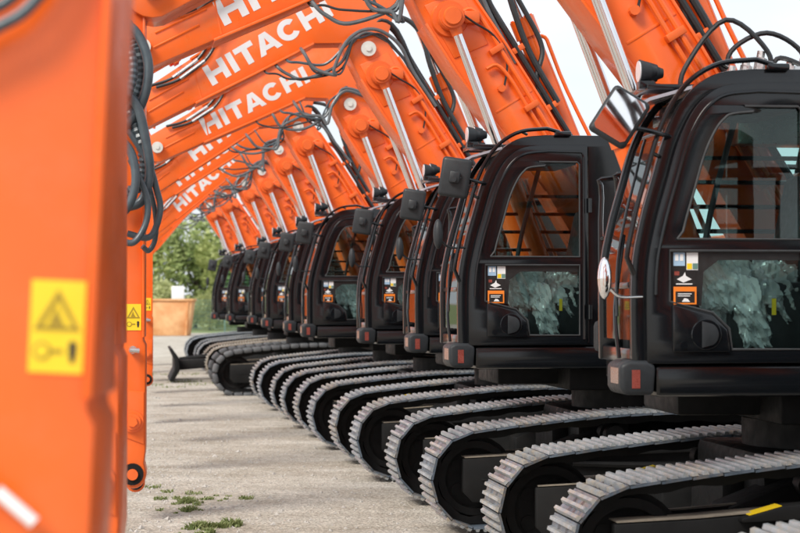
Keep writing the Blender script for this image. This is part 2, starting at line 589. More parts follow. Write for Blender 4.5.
def chain_fn(bm):
    pts, _ = resample(TP, 100)
    n = len(pts)
    ring = []
    for i in range(n):
        a, b = pts[i - 1], pts[(i + 1) % n]
        t = (b - a).normalized()
        nr = Vector((-t.z, 0, t.x))
        if nr.dot(pts[i] - Vector((0, 0, 0.5))) < 0:
            nr = -nr
        for_s = []
        dep = 0.085 if (i // 2) % 2 else 0.07
        for y in (-0.12, -0.06, 0.06, 0.12):
            for_s.append((bm.verts.new(pts[i] - nr * 0.012 + Vector((0, y, 0))), bm.verts.new(pts[i] - nr * dep + Vector((0, y, 0)))))
        ring.append(for_s)
    for i in range(n):
        a, b = ring[i], ring[(i + 1) % n]
        for s in (0, 2):
            (a0, a1), (a2, a3) = a[s], a[s + 1]
            (b0, b1), (b2, b3) = b[s], b[s + 1]
            bm.faces.new((a0, b0, b1, a1))
            bm.faces.new((a2, a3, b3, b2))
            bm.faces.new((a1, b1, b3, a3))
            bm.faces.new((a0, a2, b2, b0))
ME['chain'] = mesh_of('track_chain', 'dark', chain_fn, 0)
def tframe_fn(bm):
    for y0, y1 in ((-0.255, -0.165), (0.205, 0.255)):
        prism(bm, [(-1.88, 0.34), (-1.80, 0.26), (-1.25, 0.25), (1.25, 0.25), (1.45, 0.34), (1.45, 0.62), (0.9, 0.70), (-0.7, 0.69), (-1.36, 0.645), (-1.88, 0.625)], y0, y1, bev=0.012)
    prism(bm, [(-1.36, 0.34), (-1.25, 0.25), (1.25, 0.25), (1.45, 0.34), (1.45, 0.62), (0.9, 0.70), (-0.7, 0.69), (-1.36, 0.63)], -0.164, 0.20, bev=0.02)
    prism(bm, [(-1.80, 0.38), (-1.37, 0.34), (-1.37, 0.60), (-1.80, 0.56)], -0.16, -0.12, bev=0.008)
    prism(bm, [(-1.80, 0.38), (-1.37, 0.34), (-1.37, 0.60), (-1.80, 0.56)], 0.12, 0.16, bev=0.008)
    prism(bm, [(-0.55, 0.27), (0.65, 0.27), (0.60, 0.40), (-0.50, 0.40)], -0.275, -0.254, bev=0.008)      # roller guard
    box(bm, -1.72, -1.40, -0.262, -0.254, 0.44, 0.455, 0.003)
    box(bm, -1.20, -0.92, -0.268, -0.254, 0.44, 0.47, 0.004)                                          # slotted cover
    box(bm, 0.95, 1.25, -0.275, -0.254, 0.40, 0.60, 0.012)
    cyl(bm, (-1.02, -0.275, 0.36), (-1.02, -0.25, 0.36), 0.035, n=10)
    tube(bm, [(-0.95, -0.27, 0.58), (-0.4, -0.285, 0.56), (0.3, -0.285, 0.55), (0.9, -0.27, 0.56)], 0.03, 8, 3)
ME['tframe'] = mesh_of('track_frame', 'dark', tframe_fn)
def tcover_fn(bm):
    for y0, y1 in ((-0.250, -0.05), (0.21, 0.25)):
        prism(bm, [(-1.86, 0.631), (-1.36, 0.651), (-0.705, 0.70), (0.86, 0.71), (0.86, 0.718), (-0.71, 0.708), (-1.36, 0.659), (-1.86, 0.639)], y0, y1, bev=0.0)
ME['tcover'] = mesh_of('dusty_frame_cover', 'dust', tcover_fn, 0)
def idler_fn(bm):
    c = (-1.75, 0.45)
    ring = lambda r, k=28: [(c[0] + r * math.cos(2 * math.pi * i / k), c[1] + r * math.sin(2 * math.pi * i / k)) for i in range(k)]
    prism(bm, ring(0.355), -0.045, 0.045, holes=[ring(0.25)])
    prism(bm, ring(0.315), -0.10, 0.10, holes=[ring(0.255)])
    hol = []
    for q in range(5):
        a = q * 2 * math.pi / 5
        hx, hz = c[0] + 0.17 * math.cos(a), c[1] + 0.17 * math.sin(a)
        hol.append([(hx + 0.055 * math.cos(2 * math.pi * i / 10), hz + 0.055 * math.sin(2 * math.pi * i / 10)) for i in range(10)])
    prism(bm, ring(0.256), -0.02, 0.02)
    for q in hol:
        prism(bm, q, -0.028, 0.028)
    cyl(bm, (c[0], -0.15, c[1]), (c[0], 0.15, c[1]), 0.085, n=16)
    cyl(bm, (c[0], -0.17, c[1]), (c[0], 0.17, c[1]), 0.05, n=6)
ME['idler'] = mesh_of('idler_wheel', 'dark', idler_fn)
def sprocket_fn(bm):
    pl = []
    for i in range(44):
        r = 0.40 if (i // 2) % 2 else 0.345
        a = 2 * math.pi * i / 44
        pl.append((1.75 + r * math.cos(a), 0.53 + r * math.sin(a)))
    prism(bm, pl, -0.03, 0.03)
    cyl(bm, (1.75, -0.16, 0.53), (1.75, 0.16, 0.53), 0.23, n=24)
    cyl(bm, (1.75, -0.185, 0.53), (1.75, 0.185, 0.53), 0.13, n=16)
ME['sprocket'] = mesh_of('sprocket', 'dark', sprocket_fn)
def roller_fn(bm):
    cyl(bm, (0, -0.17, 0), (0, -0.05, 0), 0.085, n=14)
    cyl(bm, (0, 0.05, 0), (0, 0.17, 0), 0.085, n=14)
    cyl(bm, (0, -0.05, 0), (0, 0.05, 0), 0.06, n=12)
ME['roller'] = mesh_of('track_roller', 'dark', roller_fn)
def carbody_fn(bm):
    box(bm, -0.75, 0.75, -0.72, 0.72, 0.45, 0.98, 0.05)
    for sx in (-1, 1):
        for sy in (-1, 1):
            prism(bm, [(sx * 0.35, 0.40), (sx * 1.05, 0.36), (sx * 1.05, 0.66), (sx * 0.35, 0.92)], min(sy * 0.55, sy * 0.95), max(sy * 0.55, sy * 0.95), bev=0.02)
    cyl(bm, (0, 0, 0.97), (0, 0, 1.16), 0.62, n=36)
    box(bm, -0.9, -0.74, -0.35, 0.35, 0.5, 0.85, 0.02)
ME['carbody'] = mesh_of('car_body', 'dark', carbody_fn)
def stepplate_fn(bm):
    # bolted step ledge outside the track frame, rising to the rear
    prism(bm, [(-1.12, 0.655), (-0.85, 0.725), (-0.30, 0.755), (0.55, 0.80), (0.80, 0.73), (0.80, 0.69), (-1.12, 0.63)], -0.33, -0.15, bev=0.008)
ME['ledge'] = mesh_of('step_ledge', 'dark', stepplate_fn)
def ydec(bm):
    prism(bm, [(-1.07, 0.670), (-0.87, 0.7218), (-0.87, 0.7265), (-1.07, 0.6745)], -0.315, -0.19)
ME['ledge_decal'] = mesh_of('yellow_step_decal', 'yellow', ydec, 0)

# ---- upper structure ----------------------------------------------
CY0, CY1 = -1.35, -0.37          # cab left and right faces
DF = -1.68                       # x of the door's front edge
DOORP = [(0.0, 1.57), (0.0, 2.10), (0.05, 2.40), (0.125, 2.67), (0.19, 2.89), (0.27, 3.06), (0.36, 3.17), (0.48, 3.237), (0.68, 3.26)]
def profile(off):
    """front profile of the cab pushed outwards by off"""
    out = []
    n_ = len(DOORP)
    for i, (x, z) in enumerate(DOORP):
        a, b = DOORP[max(i - 1, 0)], DOORP[min(i + 1, n_ - 1)]
        t = Vector((b[0] - a[0], b[1] - a[1])).normalized()
        out.append((DF + x - t.y * off, z + t.x * off))
    return out
def smoothp(pr, k=4):
    return [(v.x, v.z) for v in catmull([(x, 0, z) for x, z in pr], k)]
def deck_fn(bm):
    box(bm, -1.62, 1.9, -1.33, -0.42, 1.37, 1.565, 0.03)
    box(bm, -1.35, 1.9, 0.57, 1.33, 1.37, 1.56, 0.03)
ME['deck'] = mesh_of('deck', 'black', deck_fn)
def midframe_fn(bm):
    box(bm, -1.25, 2.2, -0.40, 0.55, 1.20, 1.55, 0.03)
    box(bm, -0.7, 1.9, -0.85, 0.85, 1.165, 1.36, 0.02)
ME['midframe'] = mesh_of('centre_frame', 'dark', midframe_fn)
def stepbox_fn(bm):
    prism(bm, [(-1.845, 1.43), (-1.82, 1.385), (-1.64, 1.385), (-1.625, 1.56), (-1.68, 1.59), (-1.79, 1.59), (-1.845, 1.565)], -1.38, -1.00, bev=0.026, seg=3)
ME['stepbox'] = mesh_of('bumper_corner', 'charcoal', stepbox_fn)
def refl_fn(bm):
    box(bm, -1.775, -1.725, -1.383, -1.3785, 1.425, 1.535)
ME['reflector'] = mesh_of('reflector', 'red', refl_fn, 0)
def refl2_fn(bm):
    box(bm, -1.847, -1.843, -1.33, -1.12, 1.45, 1.545)  # pinkish patch painting the orange reflected in the corner's front facet
ME['reflection_patch'] = mesh_of('reflection_patch', 'reflection_tint', refl2_fn, 0)
def body_fn(bm):
    # engine housing behind the cab with stepped hood
    prism(bm, [(0.32, 1.58), (1.95, 1.58), (1.95, 2.45), (0.45, 2.45), (0.32, 2.35)], -1.31, -0.45, bev=0.05)
    box(bm, 0.85, 1.95, -0.44, 0.44, 1.58, 2.55, 0.05)
ME['engine_housing'] = mesh_of('engine_housing', 'orange', body_fn)
def pump_fn(bm):
    prism(bm, [(-0.05, 1.58), (1.95, 1.58), (1.95, 2.52), (0.35, 2.52), (0.15, 2.2), (-0.05, 2.1)], 0.46, 1.31, bev=0.05)
ME['pump_cover'] = mesh_of('pump_cover', 'charcoal', pump_fn)
def sidepanel_fn(bm):
    prism(bm, [(0.36, 1.66), (0.95, 1.66), (0.62, 2.28), (0.36, 2.28)], -1.325, -1.312, bev=0.004)
ME['side_panel'] = mesh_of('side_panel', 'bodygrey', sidepanel_fn)
def cw_fn(bm):
    pl = [(1.98, 1.40), (2.25, 1.30), (2.70, 1.32), (2.88, 1.5), (2.86, 2.25), (2.7, 2.42), (1.98, 2.46)]
    prism(bm, pl, -1.33, 1.33, bev=0.09, seg=3)
ME['counterweight'] = mesh_of('counterweight', 'orange_dull', cw_fn)
def rh_fn(bm):
    prism(bm, [(-1.45, 1.57), (-0.08, 1.57), (-0.08, 2.1), (-0.6, 2.1), (-0.75, 1.85), (-1.45, 1.8)], 0.60, 1.31, bev=0.04)
ME['tank'] = mesh_of('fuel_tank', 'charcoal', rh_fn)
def rail_fn(bm):
    for y in (0.68, 1.22):
        tube(bm, [(-1.4, y, 1.8), (-1.4, y, 2.7), (-1.3, y, 2.85), (-0.2, y, 2.9), (-0.1, y, 2.8), (-0.1, y, 2.1)], 0.02, 8, 4)
    tube(bm, [(-1.4, 0.68, 2.4), (-1.4, 0.95, 2.4), (-1.4, 1.22, 2.4)], 0.018, 8, 2)
ME['guard_rail'] = mesh_of('guard_rail', 'black', rail_fn)
def foot_fn(bm):
    for y in (-0.30, 0.36):
        prism(bm, [(-1.05, 1.5), (0.35, 1.5), (0.12, 2.0)] + arc(-0.30, 2.08, 0.2, 20, 160, 8) + [(-0.62, 1.9), (-0.98, 1.78)], y - 0.03, y + 0.03, bev=0.008)
    cyl(bm, (-0.30, -0.36, 2.08), (-0.30, 0.42, 2.08), 0.075, n=18)
    cyl(bm, (-0.80, -0.48, 1.64), (-0.80, 0.54, 1.64), 0.07, n=18)
ME['boom_bracket'] = mesh_of('boom_bracket', 'orange', foot_fn)
# valve block with steel fittings and hose arches behind the cab
def valve_fn(bm):
    rnd = random.Random(5)
    box(bm, -0.25, 0.35, -0.36, -0.10, 2.7, 3.12, 0.02)
    for i in range(7):
        x, z = -0.3 + 0.1 * i, 3.05 + 0.05 * (i % 3)
        cyl(bm, (x, -0.30, z), (x + 0.03, -0.30, z + 0.17), 0.028, n=8)
        cyl(bm, (x, -0.33, z + 0.02), (x + 0.02, -0.33, z + 0.12), 0.04, n=6)
    box(bm, 0.05, 0.3, -0.36, -0.26, 3.12, 3.22, 0.01)
ME['valve'] = mesh_of('valve_block', 'steel', valve_fn)
def vhose(a, b, h, bulge):
    def f(bm):
        tube(bm, [a, (a[0] + 0.03, a[1], a[2] + 0.22), ((a[0] + b[0]) / 2, a[1] - bulge, max(a[2], b[2]) + h), (b[0] - 0.02, b[1], b[2] + 0.22), b], 0.017, 8, 6)
    return f
VH = [mesh_of('hose', 'hose_black', vhose((-0.62, -0.31, 2.98), (-0.02, -0.33, 3.1), 0.42, 0.02)),
      mesh_of('hose', 'hose_black', vhose((-0.30, -0.28, 3.1), (0.22, -0.30, 3.1), 0.34, 0.04)),
      mesh_of('hose', 'hose_black', vhose((0.0, -0.31, 3.05), (0.46, -0.30, 2.9), 0.16, 0.03))]

# ---- cab -----------------------------------------------------------
REAR = DF + 1.78
OP = smoothp(profile(0.085))      # outer cab-shell front
IP = smoothp(profile(0.005))
DO = smoothp(profile(0.0))
DI = smoothp(profile(-0.13))
def cab_shell_fn(bm):
    # two side frames, roof, floor sill and rear wall
    def off(k):
        return smoothp(profile(k))
    outer = [p for p in OP] + [(REAR - 0.12, 3.345), (REAR, 3.28), (REAR + 0.03, 1.57)]
    # near side frame: A pillar, roof rail, rear quarter
    inner = [p for p in off(-0.02)] + [(DF + 1.03, 3.24), (DF + 1.03, 1.60), (DF + 0.02, 1.60)]
    prism(bm, outer, CY0 + 0.008, CY0 + 0.07, holes=[inner], bev=0.02)
    # far side frame with one large window
    win = [p for p in off(-0.07) if p[1] > 2.27] + [(REAR - 0.12, 3.19), (REAR - 0.12, 2.26), (DF + 0.12, 2.26)]
    prism(bm, outer, CY1 - 0.06, CY1, holes=[win], bev=0.012)
    # roof
    box(bm, DF + 0.62, REAR - 0.10, CY0 + 0.071, CY1 - 0.061, 3.255, 3.335, 0.02)
    # rear wall with window opening
    box(bm, REAR - 0.05, REAR, CY0 + 0.071, CY1 - 0.061, 1.6, 2.25, 0.01)
    box(bm, REAR - 0.05, REAR, CY0 + 0.071, CY1 - 0.061, 3.1, 3.26, 0.01)
    # windshield head, mid bar, foot rail
    a, b = OP[-8], OP[-1]
    prism(bm, [OP[-9], OP[-5], OP[-1], (OP[-1][0], OP[-1][1] - 0.06), (OP[-9][0] + 0.05, OP[-9][1] - 0.06)], CY0 + 0.071, CY1 - 0.061)
    box(bm, DF - 0.075, DF - 0.02, CY0 + 0.071, CY1 - 0.061, 1.57, 1.66, 0.012)
    box(bm, DF - 0.072, DF - 0.035, CY0 + 0.071, CY1 - 0.061, 2.02, 2.06, 0.008)
    # floor
    box(bm, DF + 0.0, REAR - 0.06, CY0 + 0.072, CY1 - 0.062, 1.567, 1.62)
ME['cab'] = mesh_of('cab_shell', 'black', cab_shell_fn)
UPW = [p for p in smoothp(profile(-0.175)) if p[1] > 2.31 and p[1] < 3.12]
UPW = [(DF + 0.185, 2.315)] + UPW + [(DF + 0.60, 3.115), (DF + 0.93, 3.115), (DF + 0.95, 3.095), (DF + 0.95, 2.315)]
LOW = [(DF + 0.14, 1.94), (DF + 0.14, 2.245), (DF + 0.95, 2.245), (DF + 0.95, 1.655), (DF + 0.52, 1.655), (DF + 0.50, 1.78), (DF + 0.40, 1.875)]
def door_fn(bm):
    outer = DO + [(DF + 1.02, 3.262), (DF + 1.02, 1.575)]
    prism(bm, outer, CY0 - 0.022, CY0 + 0.02, holes=[UPW, LOW], bev=0.014)
    # raised bead that runs round the door
    bead = [(x, CY0 - 0.024, z) for x, z in smoothp(profile(-0.055))[3:]] + [(DF + 0.97, CY0 - 0.024, 3.20), (DF + 0.985, CY0 - 0.024, 3.15), (DF + 0.985, CY0 - 0.024, 1.62)]
    tube(bm, bead, 0.012, 6, 1, smooth=False)
    # hinges
    for z in (1.85, 2.75):
        cyl(bm, (DF + 1.035, CY0 - 0.03, z - 0.06), (DF + 1.035, CY0 - 0.03, z + 0.06), 0.02, n=10)
ME['door'] = mesh_of('door', 'black', door_fn)
def gasket_fn(poly):
    def f(bm):
        pts = [(x, CY0 - 0.021, z) for x, z in poly]
        tube(bm, pts + [pts[0]], 0.009, 6, 1, smooth=False)
    return f
GASK = [mesh_of('window_gasket', 'rubber', gasket_fn(UPW)), mesh_of('window_gasket', 'rubber', gasket_fn(LOW))]
def trim_fn(bm):
    # black printed band behind the lower pane that carries the stickers
    prism(bm, [(DF + 0.142, 1.942), (DF + 0.142, 2.243), (DF + 0.948, 2.243), (DF + 0.948, 2.19), (DF + 0.44, 2.19), (DF + 0.35, 2.12), (DF + 0.335, 1.915)], CY0 - 0.004, CY0 + 0.004)
ME['trim'] = mesh_of('window_trim', 'ink_black', trim_fn, 0)
def vent_fn(bm):
    pl = [(DF + 0.15, 1.64), (DF + 0.15, 1.925), (DF + 0.40, 1.86), (DF + 0.485, 1.775), (DF + 0.505, 1.64)]
    prism(bm, pl, CY0 - 0.045, CY0 - 0.0225, bev=0.015)
    cyl(bm, (DF + 0.355, CY0 - 0.052, 1.745), (DF + 0.355, CY0 - 0.044, 1.745), 0.088, 0.094, n=24)
    cyl(bm, (DF + 0.215, CY0 - 0.055, 1.68), (DF + 0.215, CY0 - 0.044, 1.68), 0.022, n=14)
ME['vent'] = mesh_of('handle_housing', 'black', vent_fn)
def handle_fn(bm):
    prism(bm, [(DF + 0.325, 1.665)] + arc(DF + 0.355, 1.745, 0.072, -60, 60, 8) + [(DF + 0.325, 1.825)], CY0 - 0.064, CY0 - 0.053, bev=0.004)
ME['handle'] = mesh_of('door_handle', 'charcoal', handle_fn)
def pane(poly, y):
    def f(bm):
        prism(bm, poly, y, y + 0.005)
    return f
ME['pane_up'] = mesh_of('upper_pane', 'glass', pane(UPW, CY0 + 0.004), 0)
ME['pane_low'] = mesh_of('lower_pane', 'glass', pane(LOW, CY0 + 0.006), 0)
def wind_fn(bm):
    pr = [p for p in smoothp(profile(0.06))][1:]
    L = [[bm.verts.new((x, y, z)) for y in (CY0 + 0.075, CY1 - 0.065)] for x, z in pr]
    for a, b in zip(L[:-1], L[1:]):
        bm.faces.new((a[0], a[1], b[1], b[0]))
ME['windshield'] = mesh_of('windshield', 'glass', wind_fn, 60)
farw = [p for p in smoothp(profile(-0.07)) if p[1] > 2.27] + [(REAR - 0.12, 3.19), (REAR - 0.12, 2.26), (DF + 0.12, 2.26)]
ME['pane_far'] = mesh_of('far_pane', 'glass', pane(farw, CY1 - 0.035), 0)
def bars_fn(z):
    def f(bm):
        x0 = DF + 0.05 + max(0, (z - 2.1) * 0.2)
        cyl(bm, (x0, CY1 + 0.02, z), (REAR - 0.08, CY1 + 0.02, z), 0.015, n=8)
        for x in (x0, REAR - 0.08):
            cyl(bm, (x, CY1 + 0.02, z), (x, CY1 - 0.01, z), 0.012, n=6)
    return f
BARS = [mesh_of('guard_bar', 'black', bars_fn(z)) for z in (2.40, 2.56, 2.72, 2.88)]
def vent_grille(bm):
    for i in range(7):
        x = DF + 0.22 + i * 0.035
        cyl(bm, (x, CY1 + 0.05, 2.30), (x, CY1 + 0.05, 2.48), 0.004, n=5)
    for i in range(6):
        z = 2.31 + i * 0.032
        cyl(bm, (DF + 0.22, CY1 + 0.05, z), (DF + 0.43, CY1 + 0.05, z), 0.004, n=5)
ME['grille'] = mesh_of('mesh_grille', 'steel', vent_grille)
def rail2_fn(bm):
    pr = smoothp(profile(0.135))
    pts = [(x, CY0 - 0.035, z) for x, z in pr if z > 2.2]
    pts = [(pts[0][0] + 0.05, CY0 - 0.0, pts[0][2] - 0.10)] + pts + [(DF + 0.78, CY0 + 0.0, 3.37)]
    tube(bm, pts, 0.016, 8, 1, smooth=False)
    for i in (10, len(pts) - 6):
        cyl(bm, pts[i], (pts[i][0] + 0.06, CY0 + 0.01, pts[i][2] - 0.02), 0.012, n=6)
    box(bm, DF + 0.74, DF + 0.88, CY0 - 0.03, CY0 + 0.03, 3.335, 3.375, 0.01)
ME['handrail'] = mesh_of('handrail', 'black', rail2_fn)
def wiper_fn(bm):
    pr = smoothp(profile(0.13))
    tube(bm, [(pr[0][0] + 0.0, CY0 + 0.16, 1.60), (pr[4][0] - 0.01, CY0 + 0.22, 1.9), (pr[9][0] - 0.01, CY0 + 0.30, 2.35)], 0.013, 6, 4)
    tube(bm, [(x - 0.002, CY0 + 0.19 + 0.12 * i / 16, z) for i, (x, z) in enumerate(pr[2:17])], 0.009, 6, 1, smooth=False)
ME['wiper'] = mesh_of('wiper', 'black', wiper_fn)
def visor_fn(bm):
    prism(bm, [(DF + 0.30, 3.245), (DF + 0.04, 3.17), (DF - 0.06, 3.10), (DF - 0.065, 3.085), (DF + 0.04, 3.15), (DF + 0.30, 3.225)], CY0 + 0.06, CY1 - 0.02)
ME['visor'] = mesh_of('rain_visor', 'visor', visor_fn)
def lightbar_fn(bm):
    box(bm, DF + 0.12, DF + 0.50, CY1 - 0.52, CY1 - 0.02, 3.262, 3.30, 0.01)
    box(bm, DF + 0.08, DF + 0.18, CY1 - 0.48, CY1 - 0.38, 3.27, 3.325, 0.01)
    box(bm, DF + 0.18, DF + 0.30, CY1 - 0.16, CY1 - 0.06, 3.27, 3.345, 0.01)
ME['lightbar'] = mesh_of('lamp_bracket', 'black', lightbar_fn)
def lampbody(bm):
    cyl(bm, (0.0, 0, 0), (0.07, 0, 0), 0.075, 0.055, n=20)
    cyl(bm, (0.07, 0, 0), (0.11, 0, 0), 0.045, 0.03, n=14)
    box(bm, 0.02, 0.06, -0.02, 0.02, -0.11, -0.05, 0.005)
    cyl(bm, (-0.008, 0, 0), (-0.001, 0, 0), 0.066, n=20, mi=1)
ME['lamp'] = mesh_of('work_lamp', ['charcoal', 'lamp'], lampbody)
def mirror_fn(bm):
    box(bm, -0.125, 0.125, -0.03, 0.03, -0.165, 0.165, 0.045, seg=3)
    box(bm, -0.045, 0.045, -0.075, -0.03, -0.05, 0.05, 0.015)
    cyl(bm, (0, -0.06, -0.02), (0, -0.09, -0.02), 0.022, n=12)
ME['mirror_case'] = mesh_of('mirror_case', 'charcoal', mirror_fn)
def mglass_fn(bm):
    pl = [( -0.085, -0.14), (0.085, -0.14), (0.105, -0.12), (0.105, 0.12), (0.085, 0.14), (-0.085, 0.14), (-0.105, 0.12), (-0.105, -0.12)]
    prism(bm, pl, 0.0305, 0.033)
ME['mirror_glass'] = mesh_of('mirror_face', 'mirror', mglass_fn, 0)
def marm_fn(bm):
    tube(bm, [(DF - 0.12, CY0 - 0.13, 2.97), (DF + 0.0, CY0 - 0.12, 2.95), (DF + 0.12, CY0 - 0.04, 2.93), (DF + 0.15, CY0 + 0.02, 2.93)], 0.014, 8, 5)
ME['mirror_arm'] = mesh_of('mirror_arm', 'black', marm_fn)
def mirror2_fn(bm):
    me_ = bmesh.ops.create_uvsphere(bm, u_segments=16, v_segments=10, radius=1.0)
    for v in me_['verts']:
        v.co = Vector((v.co.x * 0.042, v.co.y * 0.05, v.co.z * 0.125))
    tube(bm, [(0.03, 0.0, -0.06), (0.10, 0.02, -0.11), (0.24, 0.06, -0.11)], 0.010, 6, 4)
ME['mirror_small'] = mesh_of('lower_mirror', 'charcoal', mirror2_fn, 60)
ME['mirror_small_chrome'] = mesh_of('lower_mirror_bright', 'mirror', mirror2_fn, 60)

# stickers on the door
def dec(x0, x1, z0, z1, d=0.0):
    return lambda bm: box(bm, DF + x0, DF + x1, CY0 - 0.0075 - d, CY0 - 0.0045 - d, z0, z1)
STK = []
STK.append(mesh_of('sticker', ['paleblue', 'white'], lambda bm: (dec(0.165, 0.235, 2.155, 2.235)(bm), box(bm, DF + 0.175, DF + 0.195, CY0 - 0.009, CY0 - 0.0076, 2.185, 2.225, mi=1), box(bm, DF + 0.205, DF + 0.225, CY0 - 0.009, CY0 - 0.0076, 2.185, 2.225, mi=1)), 0))
STK.append(mesh_of('sticker', ['white', 'yellow', 'fence'], lambda bm: (dec(0.245, 0.315, 2.13, 2.235)(bm), box(bm, DF + 0.247, DF + 0.278, CY0 - 0.009, CY0 - 0.0076, 2.135, 2.170, mi=1), box(bm, DF + 0.282, DF + 0.313, CY0 - 0.009, CY0 - 0.0076, 2.135, 2.170, mi=2)), 0))
STK.append(mesh_of('sticker', ['ink_black', 'white', 'red'], lambda bm: (dec(0.165, 0.30, 2.04, 2.125)(bm), prism(bm, [(DF + 0.185, 2.075), (DF + 0.225, 2.055), (DF + 0.275, 2.075), (DF + 0.24, 2.095), (DF + 0.235, 2.118), (DF + 0.222, 2.095)], CY0 - 0.009, CY0 - 0.0076, mi=1), box(bm, DF + 0.17, DF + 0.20, CY0 - 0.009, CY0 - 0.0076, 2.098, 2.122, mi=2), box(bm, DF + 0.18, DF + 0.28, CY0 - 0.009, CY0 - 0.0076, 2.043, 2.050, mi=1)), 0))
STK.append(mesh_of('sticker', ['amber', 'ink_black', 'white'], lambda bm: (dec(0.16, 0.30, 1.925, 2.03, 0.02)(bm), box(bm, DF + 0.172, DF + 0.288, CY0 - 0.029, CY0 - 0.0276, 1.935, 2.002, mi=1), box(bm, DF + 0.185, DF + 0.27, CY0 - 0.0305, CY0 - 0.0291, 1.985, 1.99, mi=2), box(bm, DF + 0.185, DF + 0.26, CY0 - 0.0305, CY0 - 0.0291, 1.973, 1.978, mi=2), prism(bm, [(DF + 0.21, 1.94), (DF + 0.26, 1.94), (DF + 0.245, 1.958), (DF + 0.225, 1.962)], CY0 - 0.0305, CY0 - 0.0291, mi=2)), 0))

# interior
def seat_fn(bm):
    rnd = random.Random(11)
    box(bm, DF + 0.62, DF + 1.12, -1.10, -0.62, 1.95, 2.10, 0.05, seg=3)
    mt = Matrix.Translation((DF + 1.08, -0.86, 2.42)) @ Matrix.Rotation(R(12), 4, 'Y')
    box(bm, -0.07, 0.07, -0.25, 0.25, -0.38, 0.32, 0.06, mat=mt, seg=3)
    box(bm, -0.05, 0.05, -0.14, 0.14, 0.34, 0.56, 0.04, mat=mt, seg=3)
ME['seat'] = mesh_of('seat', 'interior', seat_fn)
from mathutils import noise as mnoise
def wrap_box(bm, x0, x1, y0, y1, z0, z1, amp, seed, n_=30, rnd_=0.35, lean=0.0):
    """a rounded block wrapped in crumpled film: cube sphere blend displaced by sharp folds"""
    c = Vector(((x0 + x1) / 2, (y0 + y1) / 2, (z0 + z1) / 2)); h = Vector(((x1 - x0) / 2, (y1 - y0) / 2, (z1 - z0) / 2))
    cache = {}
    def vert(p):
        key = tuple(round(k, 4) for k in p)
        if key not in cache:
            q = Vector(p)
            r = q.normalized() * 1.12
            q = q.lerp(r, rnd_)
            w = Vector((q.x * h.x, q.y * h.y, q.z * h.z))
            k = Vector((w.x * 11 + w.z * 5.0, w.y * 8, w.z * 3.6 - w.x * 2.0)) + Vector((seed * 3.1, seed, 0))
            f = mnoise.noise(k) * 0.7 + (1 - 3 * abs(mnoise.noise(k * 1.7 + Vector((5, 1, 2))))) * 0.8 + (1 - 3 * abs(mnoise.noise(k * 3.6))) * 0.5
            w += q.normalized() * amp * f
            w.x += lean * w.z
            cache[key] = bm.verts.new(c + w)
        return cache[key]
    for axis in range(3):
        for sgn in (-1, 1):
            for i in range(n_):
                for j in range(n_):
                    qs = []
                    for a, b in ((i, j), (i + 1, j), (i + 1, j + 1), (i, j + 1)):
                        p = [0, 0, 0]
                        p[axis] = sgn; p[(axis + 1) % 3] = -1 + 2 * a / n_; p[(axis + 2) % 3] = -1 + 2 * b / n_
                        qs.append(vert(p))
                    if len(set(qs)) == 4:
                        bm.faces.new(qs)
def film_fn(bm):
    wrap_box(bm, DF + 0.40, DF + 0.66, CY0 + 0.10, CY0 + 0.34, 1.90, 2.20, 0.035, 1, lean=-0.1)
def film2_fn(bm):
    wrap_box(bm, DF + 0.56, DF + 0.98, CY0 + 0.16, CY0 + 0.60, 1.82, 2.17, 0.040, 2)
def film3_fn(bm):
    wrap_box(bm, DF + 0.60, DF + 0.74, CY0 + 0.09, CY0 + 0.20, 1.66, 2.08, 0.030, 3, rnd_=0.2, lean=-0.25)
def film4_fn(bm):
    wrap_box(bm, DF + 0.92, DF + 1.14, CY0 + 0.22, CY0 + 0.74, 2.05, 2.72, 0.035, 4, rnd_=0.25, lean=0.15)
FILMS = [mesh_of('protective_film', 'film', f_, 24) for f_ in (film_fn, film2_fn, film3_fn)]
def console_fn(bm):
    box(bm, DF + 0.55, DF + 1.05, -1.20, -1.12, 1.62, 2.06, 0.02)
    box(bm, DF + 0.55, DF + 1.05, -0.58, -0.46, 1.62, 2.14, 0.02)
    box(bm, DF + 0.05, DF + 0.18, -0.62, -0.48, 1.62, 2.30, 0.02)
    tube(bm, [(DF + 0.72, -1.16, 2.05), (DF + 0.70, -1.16, 2.16), (DF + 0.69, -1.16, 2.24)], 0.012, 8, 3)
    cyl(bm, (DF + 0.69, -1.16, 2.22), (DF + 0.685, -1.16, 2.32), 0.028, 0.022, n=10)
    tube(bm, [(DF + 0.30, -0.95, 1.62), (DF + 0.27, -0.95, 1.95), (DF + 0.32, -0.95, 2.25)], 0.012, 8, 3)
    tube(bm, [(DF + 0.30, -0.80, 1.62), (DF + 0.27, -0.80, 1.95), (DF + 0.32, -0.80, 2.25)], 0.012, 8, 3)
    # diagonal stay seen through the upper window
    tube(bm, [(DF + 0.52, CY1 - 0.15, 1.9), (DF + 0.62, CY1 - 0.15, 2.5), (DF + 0.78, CY1 - 0.15, 3.1)], 0.02, 8, 4)
    box(bm, DF + 0.30, DF + 0.95, CY0 + 0.1, CY1 - 0.08, 3.10, 3.13, 0.01)
ME['console'] = mesh_of('control_console', 'interior', console_fn)
def ytag_fn(bm):
    box(bm, DF + 0.80, DF + 0.825, CY0 + 0.09, CY0 + 0.10, 1.86, 1.96)
    box(bm, DF + 0.52, DF + 0.93, CY1 - 0.09, CY1 - 0.085, 2.27, 2.31)
ME['ytag'] = mesh_of('yellow_tag', 'yellow', ytag_fn, 0)

